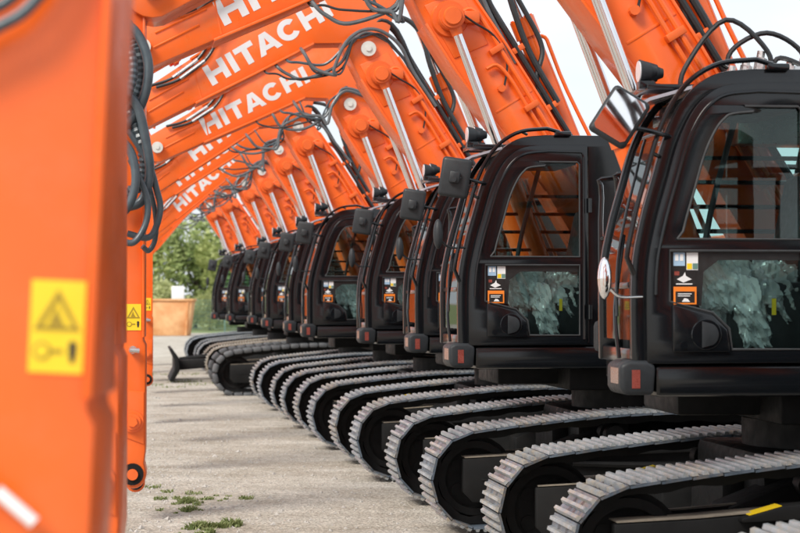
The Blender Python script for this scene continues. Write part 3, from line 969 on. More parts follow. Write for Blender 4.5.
# ---- boom ----------------------------------------------------------
BY = 0.05                                    # boom centre line
HINGE = Vector((-2.0, 4.78))
PIN = Vector((-1.87, 4.48))
FOOT = Vector((-0.30, 2.08))
ax = (FOOT - HINGE).normalized()
nb = Vector((-ax.y, ax.x))
if nb.x < 0: nb = -nb
LEN = (FOOT - HINGE).length
def bp(t, n_):
    q = HINGE + ax * t + nb * n_
    return (q.x, q.y)
def lowboom_fn(bm):
    front = [(0.25, -0.25), (0.75, -0.245), (1.1, -0.215), (1.55, -0.165), (2.1, -0.12), (LEN - 0.1, -0.14)]
    back = [(LEN - 0.1, 0.16), (2.6, 0.23), (2.0, 0.275), (1.5, 0.285), (0.8, 0.275), (0.25, 0.25)]
    a0 = math.degrees(math.atan2(nb.y, nb.x))
    head = [(HINGE.x + 0.235 * math.cos(R(a)), HINGE.y + 0.235 * math.sin(R(a))) for a in [a0 + 12 + i * (156 / 10) for i in range(11)]]
    foot = [(FOOT.x + 0.17 * math.cos(R(a)), FOOT.y + 0.17 * math.sin(R(a))) for a in [a0 + 180 + i * 18 for i in range(11)]]
    pl = head + [bp(*q) for q in front] + foot + [bp(*q) for q in back]
    prism(bm, pl, BY - 0.235, BY + 0.235, bev=0.012)
    # flange plates proud of the side plates
    for lst, s in ((front, -1), (back[::-1], 1)):
        o = [bp(t, n_ + s * 0.012) for t, n_ in lst[:-1]]
        i_ = [bp(t, n_ - s * 0.010) for t, n_ in lst[:-1]]
        prism(bm, o + i_[::-1], BY - 0.262, BY + 0.262, bev=0.004)
    # pin boss plate and cross-weld seams
    q = [bp(0.10, -0.18), bp(0.65, -0.20), bp(0.70, 0.14), bp(0.15, 0.18)]
    prism(bm, q, BY - 0.248, BY + 0.248, bev=0.01)
    for t in (1.25, 2.3):
        prism(bm, [bp(t, -0.13), bp(t + 0.02, -0.13), bp(t + 0.02, 0.26), bp(t, 0.26)], BY - 0.239, BY + 0.239, bev=0.002)
ME['low_boom'] = mesh_of('lower_boom', 'orange', lowboom_fn)
def pinboss_fn(bm):
    x, z = PIN
    cyl(bm, (x, BY - 0.44, z), (x, BY + 0.44, z), 0.105, n=24)
    cyl(bm, (x, BY - 0.47, z), (x, BY - 0.44, z), 0.075, 0.085, n=24)
    cyl(bm, (x, BY - 0.29, z), (x, BY - 0.25, z), 0.16, 0.17, n=24)
ME['pin_boss'] = mesh_of('cylinder_pin', 'orange_dull', pinboss_fn)
def hcap_fn(bm):
    x, z = HINGE
    cyl(bm, (x, BY - 0.30, z), (x, BY + 0.30, z), 0.085, n=24)
    cyl(bm, (x, BY - 0.315, z), (x, BY - 0.30, z), 0.035, n=6)
ME['hinge_cap'] = mesh_of('hinge_pin', 'greygreen', hcap_fn)
def pipes(off, y, r, t0, t1, hose=False):
    def f(bm):
        if hose:
            pts = [(HINGE.x - 0.02, BY - 0.16, HINGE.y + 0.22), (HINGE.x + 0.16, y, HINGE.y + 0.34), (HINGE.x + 0.34, y, HINGE.y + 0.22)]
        else:
            pts = [(bp(t0 - 0.02, off - 0.14)[0], y, bp(t0 - 0.02, off - 0.14)[1]), (bp(t0, off - 0.04)[0], y, bp(t0, off - 0.04)[1])]
        for i in range(8):
            t = t0 + 0.15 + (t1 - t0 - 0.15) * i / 7
            pts.append((bp(t, off)[0], y, bp(t, off)[1]))
        tube(bm, pts, r, 8, 3)
    return f
LP = [mesh_of('hydraulic_pipe', 'orange', pipes(0.20, BY - 0.285, 0.021, 0.35, 2.9)),
      mesh_of('hydraulic_pipe', 'orange', pipes(0.135, BY - 0.28, 0.018, 0.9, 2.9)),
      mesh_of('hydraulic_pipe', 'orange', pipes(0.37, BY - 0.10, 0.026, 0.5, 2.8)),
      mesh_of('hydraulic_pipe', 'orange', pipes(0.37, BY + 0.02, 0.026, 0.5, 2.8))]
LH = [mesh_of('hose', 'hose_black', pipes(0.35, BY - 0.20, 0.026, 0.3, 2.9, True)),
      mesh_of('hose', 'hose_black', pipes(0.40, BY - 0.02, 0.024, 0.3, 2.9, True))]
def clamp_fn(t, a, b, y0, y1):
    return lambda bm: prism(bm, [bp(t, a), bp(t + 0.055, a), bp(t + 0.055, b), bp(t, b)], y0, y1, bev=0.006)
CLAMPS = []
for t in (0.75, 1.35, 1.95, 2.5):
    CLAMPS.append(mesh_of('pipe_clamp', 'orange_dull', clamp_fn(t, 0.10, 0.24, BY - 0.315, BY - 0.24)))
    CLAMPS.append(mesh_of('pipe_clamp', 'orange_dull', clamp_fn(t + 0.1, 0.30, 0.42, BY - 0.22, BY + 0.1)))
def fitting_fn(bm):
    # small manifold near the pin and a grease line
    q = bp(0.42, 0.12)
    box(bm, q[0] - 0.07, q[0] + 0.07, BY - 0.33, BY - 0.236, q[1] - 0.05, q[1] + 0.06, 0.01)
ME['manifold'] = mesh_of('manifold', 'orange_dull', fitting_fn)
def gfit_fn(bm):
    q = bp(1.1, 0.02)
    cyl(bm, (q[0], BY - 0.30, q[1]), (q[0], BY - 0.23, q[1]), 0.035, n=10)
ME['grease_fitting'] = mesh_of('grease_fitting', 'orange_dull', gfit_fn)
def grease_fn(bm):
    tube(bm, [(PIN.x + 0.09, BY - 0.42, PIN.y + 0.02), (PIN.x + 0.22, BY - 0.36, PIN.y - 0.05), (PIN.x + 0.40, BY - 0.30, PIN.y - 0.15), (PIN.x + 0.52, BY - 0.28, PIN.y - 0.36), (PIN.x + 0.50, BY - 0.27, PIN.y - 0.6), (bp(1.1, 0.02)[0], BY - 0.28, bp(1.1, 0.02)[1])], 0.010, 6, 6)
ME['grease_line'] = mesh_of('grease_hose', 'hose_black', grease_fn)

# boom cylinders
CFOOT = Vector((-0.80, 1.64))
cd = (CFOOT - PIN).normalized()
def rod_fn(y):
    def f(bm):
        p0 = Vector((PIN.x, y, PIN.y)); d = Vector((cd.x, 0, cd.y))
        cyl(bm, p0 + d * 0.10, p0 + d * 1.75, 0.046, n=20)
    return f
def barrel_fn(y):
    def f(bm):
        p0 = Vector((PIN.x, y, PIN.y)); d = Vector((cd.x, 0, cd.y)); p1 = Vector((CFOOT.x, y, CFOOT.y))
        cyl(bm, p0 + d * 1.50, p1 - d * 0.05, 0.083, n=22)
        cyl(bm, p0 + d * 1.42, p0 + d * 1.56, 0.096, n=22)
        cyl(bm, (p1.x, y - 0.07, p1.z), (p1.x, y + 0.07, p1.z), 0.12, n=20)
        tube(bm, [p0 + d * 1.6 + Vector((0.11, 0, 0.05)), p0 + d * 2.0 + Vector((0.11, 0, 0.05)), p1 + Vector((0.11, 0, 0.2))], 0.016, 6, 2)
    return f
def eye_fn(y):
    def f(bm):
        cyl(bm, (PIN.x, y - 0.06, PIN.y), (PIN.x, y + 0.06, PIN.y), 0.115, n=24)
        p0 = Vector((PIN.x, y, PIN.y)); d = Vector((cd.x, 0, cd.y))
        cyl(bm, p0, p0 + d * 0.17, 0.065, 0.052, n=18)
    return f
CYL = []
for y in (BY - 0.36, BY + 0.36):
    CYL.append((mesh_of('cylinder_barrel', 'orange', barrel_fn(y)), mesh_of('cylinder_rod', 'chrome', rod_fn(y)), mesh_of('rod_eye', 'orange_dull', eye_fn(y))))
# positioning cylinder over the back of the lower boom
PC0 = Vector((-1.62, BY, 5.66)); PC1 = Vector((-0.42, BY, 2.75))
def pbarrel_fn(bm):
    d = (PC1 - PC0).normalized()
    cyl(bm, PC0 + d * 1.30, PC1, 0.10, n=22)
    cyl(bm, PC0 + d * 1.22, PC0 + d * 1.40, 0.118, n=22)
    for i in range(6):
        a = i * math.pi / 3
        u = d.orthogonal().normalized(); w = d.cross(u)
        q = PC0 + d * 1.205 + (u * math.cos(a) + w * math.sin(a)) * 0.09
        cyl(bm, q, q + d * 0.03, 0.016, n=6)
    cyl(bm, PC1 + Vector((0, -0.12, 0)), PC1 + Vector((0, 0.12, 0)), 0.12, n=20)
    tube(bm, [PC0 + d * 1.42 + Vector((0.03, -0.06, 0.02)), PC0 + d * 1.46 + Vector((0.115, -0.06, 0.05)), PC0 + d * 1.6 + Vector((0.12, -0.06, 0.055)), PC0 + d * 2.0 + Vector((0.12, -0.06, 0.055)), PC1 + Vector((0.1, -0.06, 0.3))], 0.018, 6, 3)
    prism(bm, [(PC1.x - 0.1, PC1.z + 0.1), (PC1.x + 0.1, PC1.z), (PC1.x - 0.05, PC1.z - 0.25), (PC1.x - 0.25, PC1.z - 0.15)], BY - 0.2, BY - 0.15)
    prism(bm, [(PC1.x - 0.1, PC1.z + 0.1), (PC1.x + 0.1, PC1.z), (PC1.x - 0.05, PC1.z - 0.25), (PC1.x - 0.25, PC1.z - 0.15)], BY + 0.15, BY + 0.2)
ME['pcyl'] = mesh_of('position_cylinder', 'orange', pbarrel_fn)
def prod_fn(bm):
    d = (PC1 - PC0).normalized()
    cyl(bm, PC0 + d * 0.1, PC0 + d * 1.3, 0.05, n=20)
    cyl(bm, PC0 + Vector((0, -0.1, 0)), PC0 + Vector((0, 0.1, 0)), 0.1, n=20)
ME['prod'] = mesh_of('cylinder_rod', 'chrome', prod_fn)
PH = mesh_of('hose', 'hose_black', lambda bm: tube(bm, [(-1.35, BY - 0.12, 4.9), (-1.18, BY - 0.16, 4.62), (-1.0, BY - 0.17, 4.25), (-1.05, BY - 0.18, 3.95), (-0.92, BY - 0.18, 3.6), (-0.62, BY - 0.15, 3.1)], 0.024, 8, 6))
PH2 = mesh_of('hose', 'hose_black', lambda bm: tube(bm, [(-1.85, BY - 0.10, 5.2), (-1.55, BY - 0.16, 5.14), (-1.38, BY - 0.2, 4.95), (-1.28, BY - 0.22, 4.6), (-1.12, BY - 0.2, 4.2), (-0.86, BY - 0.2, 3.75)], 0.028, 8, 6))

# upper boom, coordinates relative to the hinge
ub_a = R(32.6)
def ubp(pl):
    return [(HINGE.x + x, HINGE.y + z) for x, z in pl]
TIP = Vector((-2.55, -0.82))
UB = [(0.22, -0.08), (0.24, 0.22), (0.34, 0.62), (0.30, 0.86), (0.14, 1.05), (-0.10, 1.10), (-2.02, -0.21)] + \
     [(TIP.x + 0.19 * math.cos(R(a)), TIP.y + 0.19 * math.sin(R(a))) for a in range(118, 290, 19)] + \
     [(-1.93, -0.69), (-1.3, -0.345), (-0.62, 0.04), (-0.30, 0.06), (-0.22, -0.10), (-0.1, -0.2), (0.06, -0.21)]
UY = 0.215
def upboom_fn(bm):
    prism(bm, ubp(UB), BY - UY, BY + UY, bev=0.010)
    # hinge cheeks
    lug = [(0.21 * math.cos(R(a)), 0.21 * math.sin(R(a))) for a in range(170, 371, 20)]
    # flanges
    bot = [(-1.93, -0.69), (-1.3, -0.345), (-0.62, 0.04)]
    o = [(x + 0.008, z - 0.012) for x, z in bot]
    i_ = [(x - 0.004, z + 0.010) for x, z in bot]
    prism(bm, ubp(o + i_[::-1]), BY - UY - 0.028, BY + UY + 0.028, bev=0.004)
    top = [(-2.0, -0.198), (-0.12, 1.085)]
    o = [(x - 0.008, z + 0.012) for x, z in top]
    i_ = [(x + 0.006, z - 0.010) for x, z in top]
    prism(bm, ubp(o + i_[::-1]), BY - UY - 0.028, BY + UY + 0.028, bev=0.004)
    # seam where the tip casting starts and two pressed ribs on it
    prism(bm, ubp([(-2.0, -0.22), (-1.985, -0.21), (-1.86, -0.63), (-1.875, -0.64)]), BY - UY - 0.004, BY + UY + 0.004)
    for k in range(2):
        a = Vector((-2.02 - 0.05 * k, -0.42 - 0.15 * k)); b = Vector((-2.45, -0.68 - 0.13 * k))
        tube(bm, [(HINGE.x + a.x, BY - UY, HINGE.y + a.y), (HINGE.x + b.x, BY - UY, HINGE.y + b.y)], 0.012, 6, 1, smooth=False)
    # bracket for the positioning cylinder and for the arm cylinder
    for y in (BY - 0.16, BY + 0.12):
        prism(bm, ubp([(0.0, 0.95), (0.30, 0.75), (0.46, 0.86), (0.40, 0.98), (0.2, 1.05)]), y, y + 0.04, bev=0.006)
        prism(bm, ubp([(-0.78, 0.66), (-0.35, 0.93), (-0.50, 1.08), (-0.62, 1.10), (-0.70, 1.03)]), y, y + 0.04, bev=0.006)
ME['up_boom'] = mesh_of('upper_boom', 'orange', upboom_fn)
# lettering
def letters_fn(bm):
    hgt = 0.235
    sw = 0.072                                  # stroke
    th = 0.062
    x = 0.0
    t = Vector((math.cos(ub_a), math.sin(ub_a))); up = Vector((-math.sin(ub_a), math.cos(ub_a)))
    org = HINGE + Vector((-1.845, -0.555))
    y0, y1 = BY - UY - 0.003, BY - UY + 0.002
    def P(pl, holes=()):
        f = lambda q: tuple(org + t * q[0] + up * q[1])
        prism(bm, [f(q) for q in pl], y0, y1)
    def rect(a, b, c, d):
        P([(a, c), (b, c), (b, d), (a, d)])
    for ch in 'HITACHI':
        if ch == 'H':
            w = 0.25
            P([(x, 0), (x + sw, 0), (x + sw, hgt / 2 - th / 2), (x + w - sw, hgt / 2 - th / 2), (x + w - sw, 0), (x + w, 0), (x + w, hgt), (x + w - sw, hgt), (x + w - sw, hgt / 2 + th / 2), (x + sw, hgt / 2 + th / 2), (x + sw, hgt), (x, hgt)])
            x += w + 0.042
        elif ch == 'I':
            rect(x, x + sw, 0, hgt)
            x += sw + 0.030
        elif ch == 'T':
            w = 0.235
            P([(x + w / 2 - sw / 2, 0), (x + w / 2 + sw / 2, 0), (x + w / 2 + sw / 2, hgt - th), (x + w, hgt - th), (x + w, hgt), (x, hgt), (x, hgt - th), (x + w / 2 - sw / 2, hgt - th)])
            x += w + 0.008
        elif ch == 'A':
            w = 0.285
            P([(x, 0), (x + sw * 1.02, 0), (x + sw * 1.02 + 0.018, 0.045), (x + w - sw * 1.02 - 0.018, 0.045), (x + w - sw * 1.02, 0), (x + w, 0), (x + w / 2 + 0.045, hgt), (x + w / 2 - 0.045, hgt),
               (x + 0.054, 0.095), (x + 0.124, 0.095), (x + w / 2, 0.165), (x + w - 0.124, 0.095), (x + 0.1241, 0.0948), (x + 0.0535, 0.0945)] if False else
              [(x, 0), (x + sw, 0), (x + sw + 0.016, 0.042), (x + w - sw - 0.016, 0.042), (x + w - sw, 0), (x + w, 0), (x + w / 2 + 0.043, hgt), (x + w / 2, hgt), (x + w / 2, 0.175), (x + w - 0.119, 0.092), (x + 0.119, 0.092), (x + w / 2 - 0.0005, 0.1745), (x + w / 2 - 0.0005, hgt), (x + w / 2 - 0.043, hgt)])
            x += w + 0.012
        elif ch == 'C':
            w = 0.262
            cx, cz = x + w / 2, hgt / 2
            rx, rz = w / 2, hgt / 2 + 0.004
            out = [(cx + rx * math.cos(R(a)), cz + rz * math.sin(R(a))) for a in range(38, 323, 12)]
            inn = [(cx + (rx - sw) * math.cos(R(a)), cz + (rz - th) * math.sin(R(a))) for a in range(322, 37, -12)]
            P(out + [(cx + rx * math.cos(R(-38)), cz + rz * math.sin(R(-38)))] + inn)
            x += w + 0.036
ME['letters'] = mesh_of('lettering', 'letter', letters_fn, 0)
def tipcap_fn(bm):
    x, z = HINGE.x + TIP.x, HINGE.y + TIP.y
    cyl(bm, (x, BY - 0.30, z), (x, BY + 0.30, z), 0.075, n=20)
    cyl(bm, (x, BY - 0.312, z), (x, BY - 0.30, z), 0.03, n=6)
ME['tip_cap'] = mesh_of('arm_pin', 'greygreen', tipcap_fn)
def upipe(off, y, s0, s1):
    def f(bm):
        t = Vector((math.cos(ub_a), math.sin(ub_a))); up = Vector((-math.sin(ub_a), math.cos(ub_a)))
        o = HINGE + Vector((-2.02, -0.13))
        q = lambda s, k: (o + t * s + up * k)
        pts = []
        for s, k in ((s0 - 0.12, off - 0.06), (s0, off), ((s0 + s1) / 2, off), (s1, off), (s1 + 0.1, off + 0.05)):
            v = q(s, k)
            pts.append((v.x, y, v.y))
        tube(bm, pts, 0.021, 8, 4)
    return f
UPP = [mesh_of('hydraulic_pipe', 'orange', upipe(0.015, BY - UY - 0.012, -0.62, 0.85)), mesh_of('hydraulic_pipe', 'orange', upipe(0.065, BY - UY + 0.03, -0.55, 1.2)), mesh_of('hydraulic_pipe', 'orange', upipe(0.09, BY - 0.10, -0.5, 1.9)), mesh_of('hydraulic_pipe', 'orange', upipe(0.06, BY - 0.02, -0.45, 1.9))]
def uclamp(sv):
    def f(bm):
        t = Vector((math.cos(ub_a), math.sin(ub_a))); up = Vector((-math.sin(ub_a), math.cos(ub_a)))
        o = HINGE + Vector((-2.02, -0.13))
        prism(bm, [tuple(o + t * a + up * b) for a, b in ((sv, -0.03), (sv + 0.06, -0.03), (sv + 0.06, 0.105), (sv, 0.105))], BY - UY - 0.04, BY + 0.02, bev=0.006)
    return f
UCL = [mesh_of('pipe_clamp', 'orange_dull', uclamp(v)) for v in (-0.2, 0.45, 1.1)]
def uhose(s, dy, k):
    def f(bm):
        t = Vector((math.cos(ub_a), math.sin(ub_a))); up = Vector((-math.sin(ub_a), math.cos(ub_a)))
        o = HINGE + Vector((-2.02, -0.13))
        pts = []
        for s_, k_ in ((s + 0.35, 0.10), (s + 0.2, 0.06), (s + 0.05, -0.06), (s - 0.15, -0.13), (s - 0.45, -0.15), (s - 0.7, -0.10)):
            v = o + t * s_ + up * (k_ - k)
            pts.append((v.x, BY - UY - 0.03 - dy, v.y))
        tube(bm, pts, 0.018, 8, 5)
    return f
UPH = [mesh_of('hose', ['hose_black'], uhose(0.12, 0.01, 0.0)), mesh_of('hose', ['hose_black'], uhose(0.18, 0.045, 0.055))]
def ufit(s, dy, k):
    def f(bm):
        t = Vector((math.cos(ub_a), math.sin(ub_a))); up = Vector((-math.sin(ub_a), math.cos(ub_a)))
        o = HINGE + Vector((-2.02, -0.13))
        v0 = o + t * (s - 0.42) + up * (-0.15 - k); v1 = o + t * (s - 0.08) + up * (-0.115 - k)
        cyl(bm, (v0.x, BY - UY - 0.03 - dy, v0.y), (v1.x, BY - UY - 0.03 - dy, v1.y), 0.023, n=8)
    return f
UPF = [mesh_of('hose_fitting', 'steel', ufit(0.12, 0.01, 0.0)), mesh_of('hose_fitting', 'steel', ufit(0.18, 0.045, 0.055))]
# slack hose loops at the hinge
def hloop(i, var):
    rnd = random.Random(40 + i + 31 * var)
    j = lambda a: rnd.uniform(-a, a)
    sx = [-1.02, -0.90, -0.76, -1.16, -0.66][i] + j(0.08)
    sag = [0.34, 0.24, 0.46, 0.18, 0.56][i] * rnd.uniform(0.55, 0.95)
    yy = BY - 0.25 - 0.035 * (i % 3) + j(0.02)
    bz = lambda x: 0.04 + (x + 0.62) * 0.565 if x < -0.62 else 0.05
    pts = [(sx - 0.05, BY - 0.1, bz(sx) + 0.05), (sx, yy + 0.02, bz(sx) - 0.06), (sx + 0.12, yy, bz(sx) - sag * 0.62 + j(0.03)), (sx + 0.32 + j(0.05), yy - 0.03, bz(sx) - sag * 0.75 + j(0.03)),
           (-0.36 + j(0.08), yy - 0.05, -0.16 + j(0.08) - sag * 0.3), (-0.24 + j(0.05), yy - 0.04, 0.02 + j(0.06))]
    if i in (0, 2, 4):
        pts += [(-0.08 + j(0.04), yy - 0.02, 0.16 + j(0.05)), (0.14 + j(0.03), yy, 0.17 + j(0.05)), (0.36, yy + 0.05, 0.02 + j(0.04)), (0.55 + j(0.03), yy + 0.08, -0.25), (0.80, yy + 0.08, -0.62)]
    else:
        pts += [(-0.16, yy + 0.02, 0.12 + j(0.03)), (-0.05, yy + 0.1, 0.24 + j(0.03)), (0.06, BY - 0.12, 0.26)]
    r = [0.019, 0.016, 0.021, 0.012, 0.012][i]
    return lambda bm: tube(bm, [(HINGE.x + a, b, HINGE.y + c) for a, b, c in pts], r, 8, 6)
LOOPS = [[mesh_of('hose', ['hose_grey', 'hose', 'hose_grey', 'hose_black', 'hose'][i], hloop(i, v)) for i in range(5)] for v in range(4)]
# arm cylinder above the upper boom
AC0 = Vector((HINGE.x - 0.60, BY, HINGE.y + 0.98)); AC1 = Vector((HINGE.x + TIP.x - 0.06, BY, HINGE.y + TIP.y + 0.42))
def acyl_fn(bm):
    d = (AC1 - AC0).normalized()
    cyl(bm, AC0, AC0 + d * 1.98, 0.10, n=22)
    cyl(bm, AC0 + d * 1.9, AC0 + d * 2.04, 0.115, n=22)
    cyl(bm, AC0 + Vector((0, -0.1, 0)), AC0 + Vector((0, 0.1, 0)), 0.12, n=18)
ME['acyl'] = mesh_of('arm_cylinder', 'orange', acyl_fn)
def arod_fn(bm):
    d = (AC1 - AC0).normalized()
    cyl(bm, AC0 + d * 1.98, AC1, 0.05, n=18)
    cyl(bm, AC1 + Vector((0, -0.09, 0)), AC1 + Vector((0, 0.09, 0)), 0.1, n=18)
ME['arod'] = mesh_of('cylinder_rod', 'chrome', arod_fn)

# ---- arm (origin at its pivot, hanging straight down) -----------------
ARML = 3.15
AW = 0.165
def arm_fn(bm):
    pl = [(0.085, 0.12), (0.085, -2.27), (0.10, -2.30), (0.10, -2.98), (0.09, -3.06)] + [(0.02 + 0.085 * math.cos(R(a)), -3.14 + 0.085 * math.sin(R(a))) for a in range(10, -171, -20)] + \
         [(-0.30, -2.85), (-0.34, -2.4), (-0.50, -0.9), (-0.56, -0.2), (-0.50, 0.3), (-0.30, 0.66), (-0.18, 0.72), (-0.07, 0.64), (0.0, 0.3)]
    prism(bm, pl, -AW, AW, bev=0.012)
    prism(bm, [(0.078, 0.0), (0.094, 0.0), (0.094, -2.25), (0.078, -2.25)], -AW - 0.02, AW + 0.02, bev=0.004)
    prism(bm, [(-0.512, -0.9), (-0.490, -0.9), (-0.33, -2.3), (-0.352, -2.3)], -AW - 0.022, AW + 0.022, bev=0.004)
    prism(bm, [(0.092, -2.60), (0.092, -2.94), (-0.28, -2.80), (-0.30, -2.56)], -AW - 0.010, AW + 0.010, bev=0.006)
    cyl(bm, (0.02, -AW - 0.06, -2.79), (0.02, AW + 0.06, -2.79), 0.052, n=20)
    cyl(bm, (0.02, -AW - 0.08, -2.79), (0.02, -AW - 0.055, -2.79), 0.034, n=6)
    cyl(bm, (0.02, -AW - 0.03, -2.79), (0.02, -AW - 0.01, -2.79), 0.07, n=24)
ME['arm'] = mesh_of('arm', 'orange', arm_fn)
def tippin_fn(bm):
    cyl(bm, (0.02, -AW - 0.05, -3.13), (0.02, AW + 0.05, -3.13), 0.036, n=16, mi=1)
    cyl(bm, (0.02, -AW - 0.03, -3.13), (0.02, -AW + 0.0, -3.13), 0.07, n=20, mi=0)
ME['tip_pin'] = mesh_of('tip_pin', ['dark', 'orange_dull'], tippin_fn)
def nipple_fn(bm):
    cyl(bm, (0.02, -AW - 0.05, -2.33), (0.02, -AW + 0.0, -2.33), 0.026, n=10)
    cyl(bm, (0.0, -AW - 0.065, -2.33), (0.06, -AW - 0.05, -2.335), 0.018, n=8)
ME['nipple'] = mesh_of('hose_coupling', 'steel', nipple_fn)
def decal_fn(bm):
    y = -AW
    x0, x1, z0, z1 = -0.028, 0.072, -2.205, -2.035
    box(bm, x0, x1, y - 0.004, y - 0.0005, z0, z1)
    cx = (x0 + x1) / 2
    o = [(cx - 0.043, z1 - 0.092), (cx + 0.043, z1 - 0.092), (cx, z1 - 0.016)]
    i_ = [(cx - 0.029, z1 - 0.084), (cx + 0.029, z1 - 0.084), (cx, z1 - 0.034)]
    prism(bm, o, y - 0.0055, y - 0.0042, holes=[i_], mi=1)
    prism(bm, [(cx - 0.016, z1 - 0.082), (cx + 0.014, z1 - 0.082), (cx + 0.004, z1 - 0.066), (cx - 0.002, z1 - 0.048)], y - 0.0055, y - 0.0042, mi=1)
    cyl(bm, (cx - 0.026, y - 0.0055, z0 + 0.04), (cx - 0.026, y - 0.0042, z0 + 0.04), 0.017, n=16, mi=1)
    cyl(bm, (cx - 0.026, y - 0.0068, z0 + 0.04), (cx - 0.026, y - 0.0057, z0 + 0.04), 0.012, n=16, mi=0)
    box(bm, cx - 0.010, cx + 0.012, y - 0.0055, y - 0.0042, z0 + 0.036, z0 + 0.044, mi=1)
    cyl(bm, (cx + 0.030, y - 0.0055, z0 + 0.052), (cx + 0.030, y - 0.0042, z0 + 0.052), 0.008, n=12, mi=2)
    prism(bm, [(cx + 0.022, z0 + 0.045), (cx + 0.038, z0 + 0.045), (cx + 0.034, z0 + 0.02), (cx + 0.026, z0 + 0.02)], y - 0.0055, y - 0.0042, mi=2)
ME['decal'] = mesh_of('warning_decal', ['yellow', 'ink', 'ink_black'], decal_fn, 0)
# hoses looping out from the arm's front edge
AHS = [
    ([(-0.143, -0.156), (-0.004, -0.262), (0.056, -0.454), (0.062, -0.619), (0.009, -0.752), (-0.103, -0.884)], 0.0397, 0.12, -0.27),
    ([(-0.143, -0.169), (0.029, -0.288), (0.109, -0.454), (0.115, -0.619), (0.062, -0.785), (-0.057, -0.950)], 0.0318, 0, -0.34),
    ([(-0.103, -0.699), (-0.004, -0.805), (0.056, -0.950), (0.095, -1.096), (0.082, -1.229), (0.003, -1.321), (-0.123, -1.361)], 0.0397, 0.12, -0.29),
    ([(-0.103, -0.633), (0.042, -0.765), (0.109, -1.017), (0.128, -1.215), (0.075, -1.381), (-0.057, -1.427)], 0.0305, 0, -0.36),
    ([(-0.077, -0.818), (0.109, -1.116), (0.175, -1.315), (0.195, -1.427), (0.162, -1.560), (0.109, -1.613), (-0.011, -1.586)], 0.0212, 0, -0.31),
    ([(0.095, -1.162), (0.162, -1.447), (0.162, -1.613), (0.122, -1.692), (0.082, -1.666)], 0.0172, 0, -0.25),
    ([(0.009, -1.116), (0.109, -1.348), (0.109, -1.513), (0.029, -1.646), (-0.090, -1.613)], 0.0212, 0, -0.4),
    ([(-0.103, -0.321), (0.003, -0.434), (0.023, -0.586), (-0.024, -0.719), (-0.130, -0.785)], 0.0305, 0.12, -0.4),
    ([(-0.090, -0.950), (0.016, -1.083), (0.042, -1.282), (-0.024, -1.447), (-0.143, -1.493)], 0.0278, 0, -0.42),
]
def ahose(i):
    pts, r, rib, y = AHS[i]
    return lambda bm: tube(bm, [(a, y + 0.02 * math.sin(k * 1.3 + i), b) for k, (a, b) in enumerate(pts)], r, 12, 8, ribbed=rib, step=0.013)
AH = [mesh_of('hose', 'hose', ahose(i), 60 if i not in (0, 2, 7) else 0) for i in range(9)]
AH2 = [mesh_of('hose', 'hose', lambda bm: tube(bm, [(0.045, -AW - 0.02, -1.190), (0.015, -AW - 0.05, -1.430), (-0.045, -AW - 0.06, -1.540), (-0.115, -AW - 0.06, -1.590), (-0.245, -AW - 0.05, -1.670), (-0.445, -AW - 0.04, -1.710)], 0.012, 10, 6), 60),
       mesh_of('hose', 'hose', lambda bm: tube(bm, [(0.025, -AW - 0.02, -1.190), (-0.010, -AW - 0.04, -1.420), (-0.075, -AW - 0.05, -1.520), (-0.145, -AW - 0.05, -1.565), (-0.265, -AW - 0.04, -1.630), (-0.445, -AW - 0.03, -1.670)], 0.012, 10, 6), 60)]
AH3 = mesh_of('hose', ['hose_black', 'white'], lambda bm: (tube(bm, [(-0.30, -AW - 0.05, -2.25), (-0.15, -AW - 0.05, -2.37), (-0.06, -AW - 0.05, -2.425)], 0.010, 8, 4), cyl(bm, (-0.065, -AW - 0.05, -2.42), (0.005, -AW - 0.05, -2.475), 0.013, n=10, mi=1)), 60)

# dozer blade
def blade_fn(bm):
    out = [(-3.02, 0.05), (-2.90, 0.30), (-2.90, 0.55), (-3.02, 0.80), (-2.96, 0.82), (-2.80, 0.60), (-2.78, 0.28), (-2.92, 0.04)]
    prism(bm, out, -1.35, 1.35, bev=0.01)
    for y in (-0.7, 0.7):
        prism(bm, [(-2.82, 0.28), (-2.82, 0.52), (-0.8, 0.62), (-0.8, 0.44)], y - 0.09, y + 0.09, bev=0.015)
    cyl(bm, (-2.75, 0, 0.5), (-0.8, 0, 0.75), 0.07, n=14)
ME['blade'] = mesh_of('dozer_blade', 'dark', blade_fn)

# ------------------------------------------------------------------ assembly
I4 = Matrix()
def RZ(a): return Matrix.Rotation(a, 4, 'Z')
def TR(x, y, z=0): return Matrix.Translation((x, y, z))

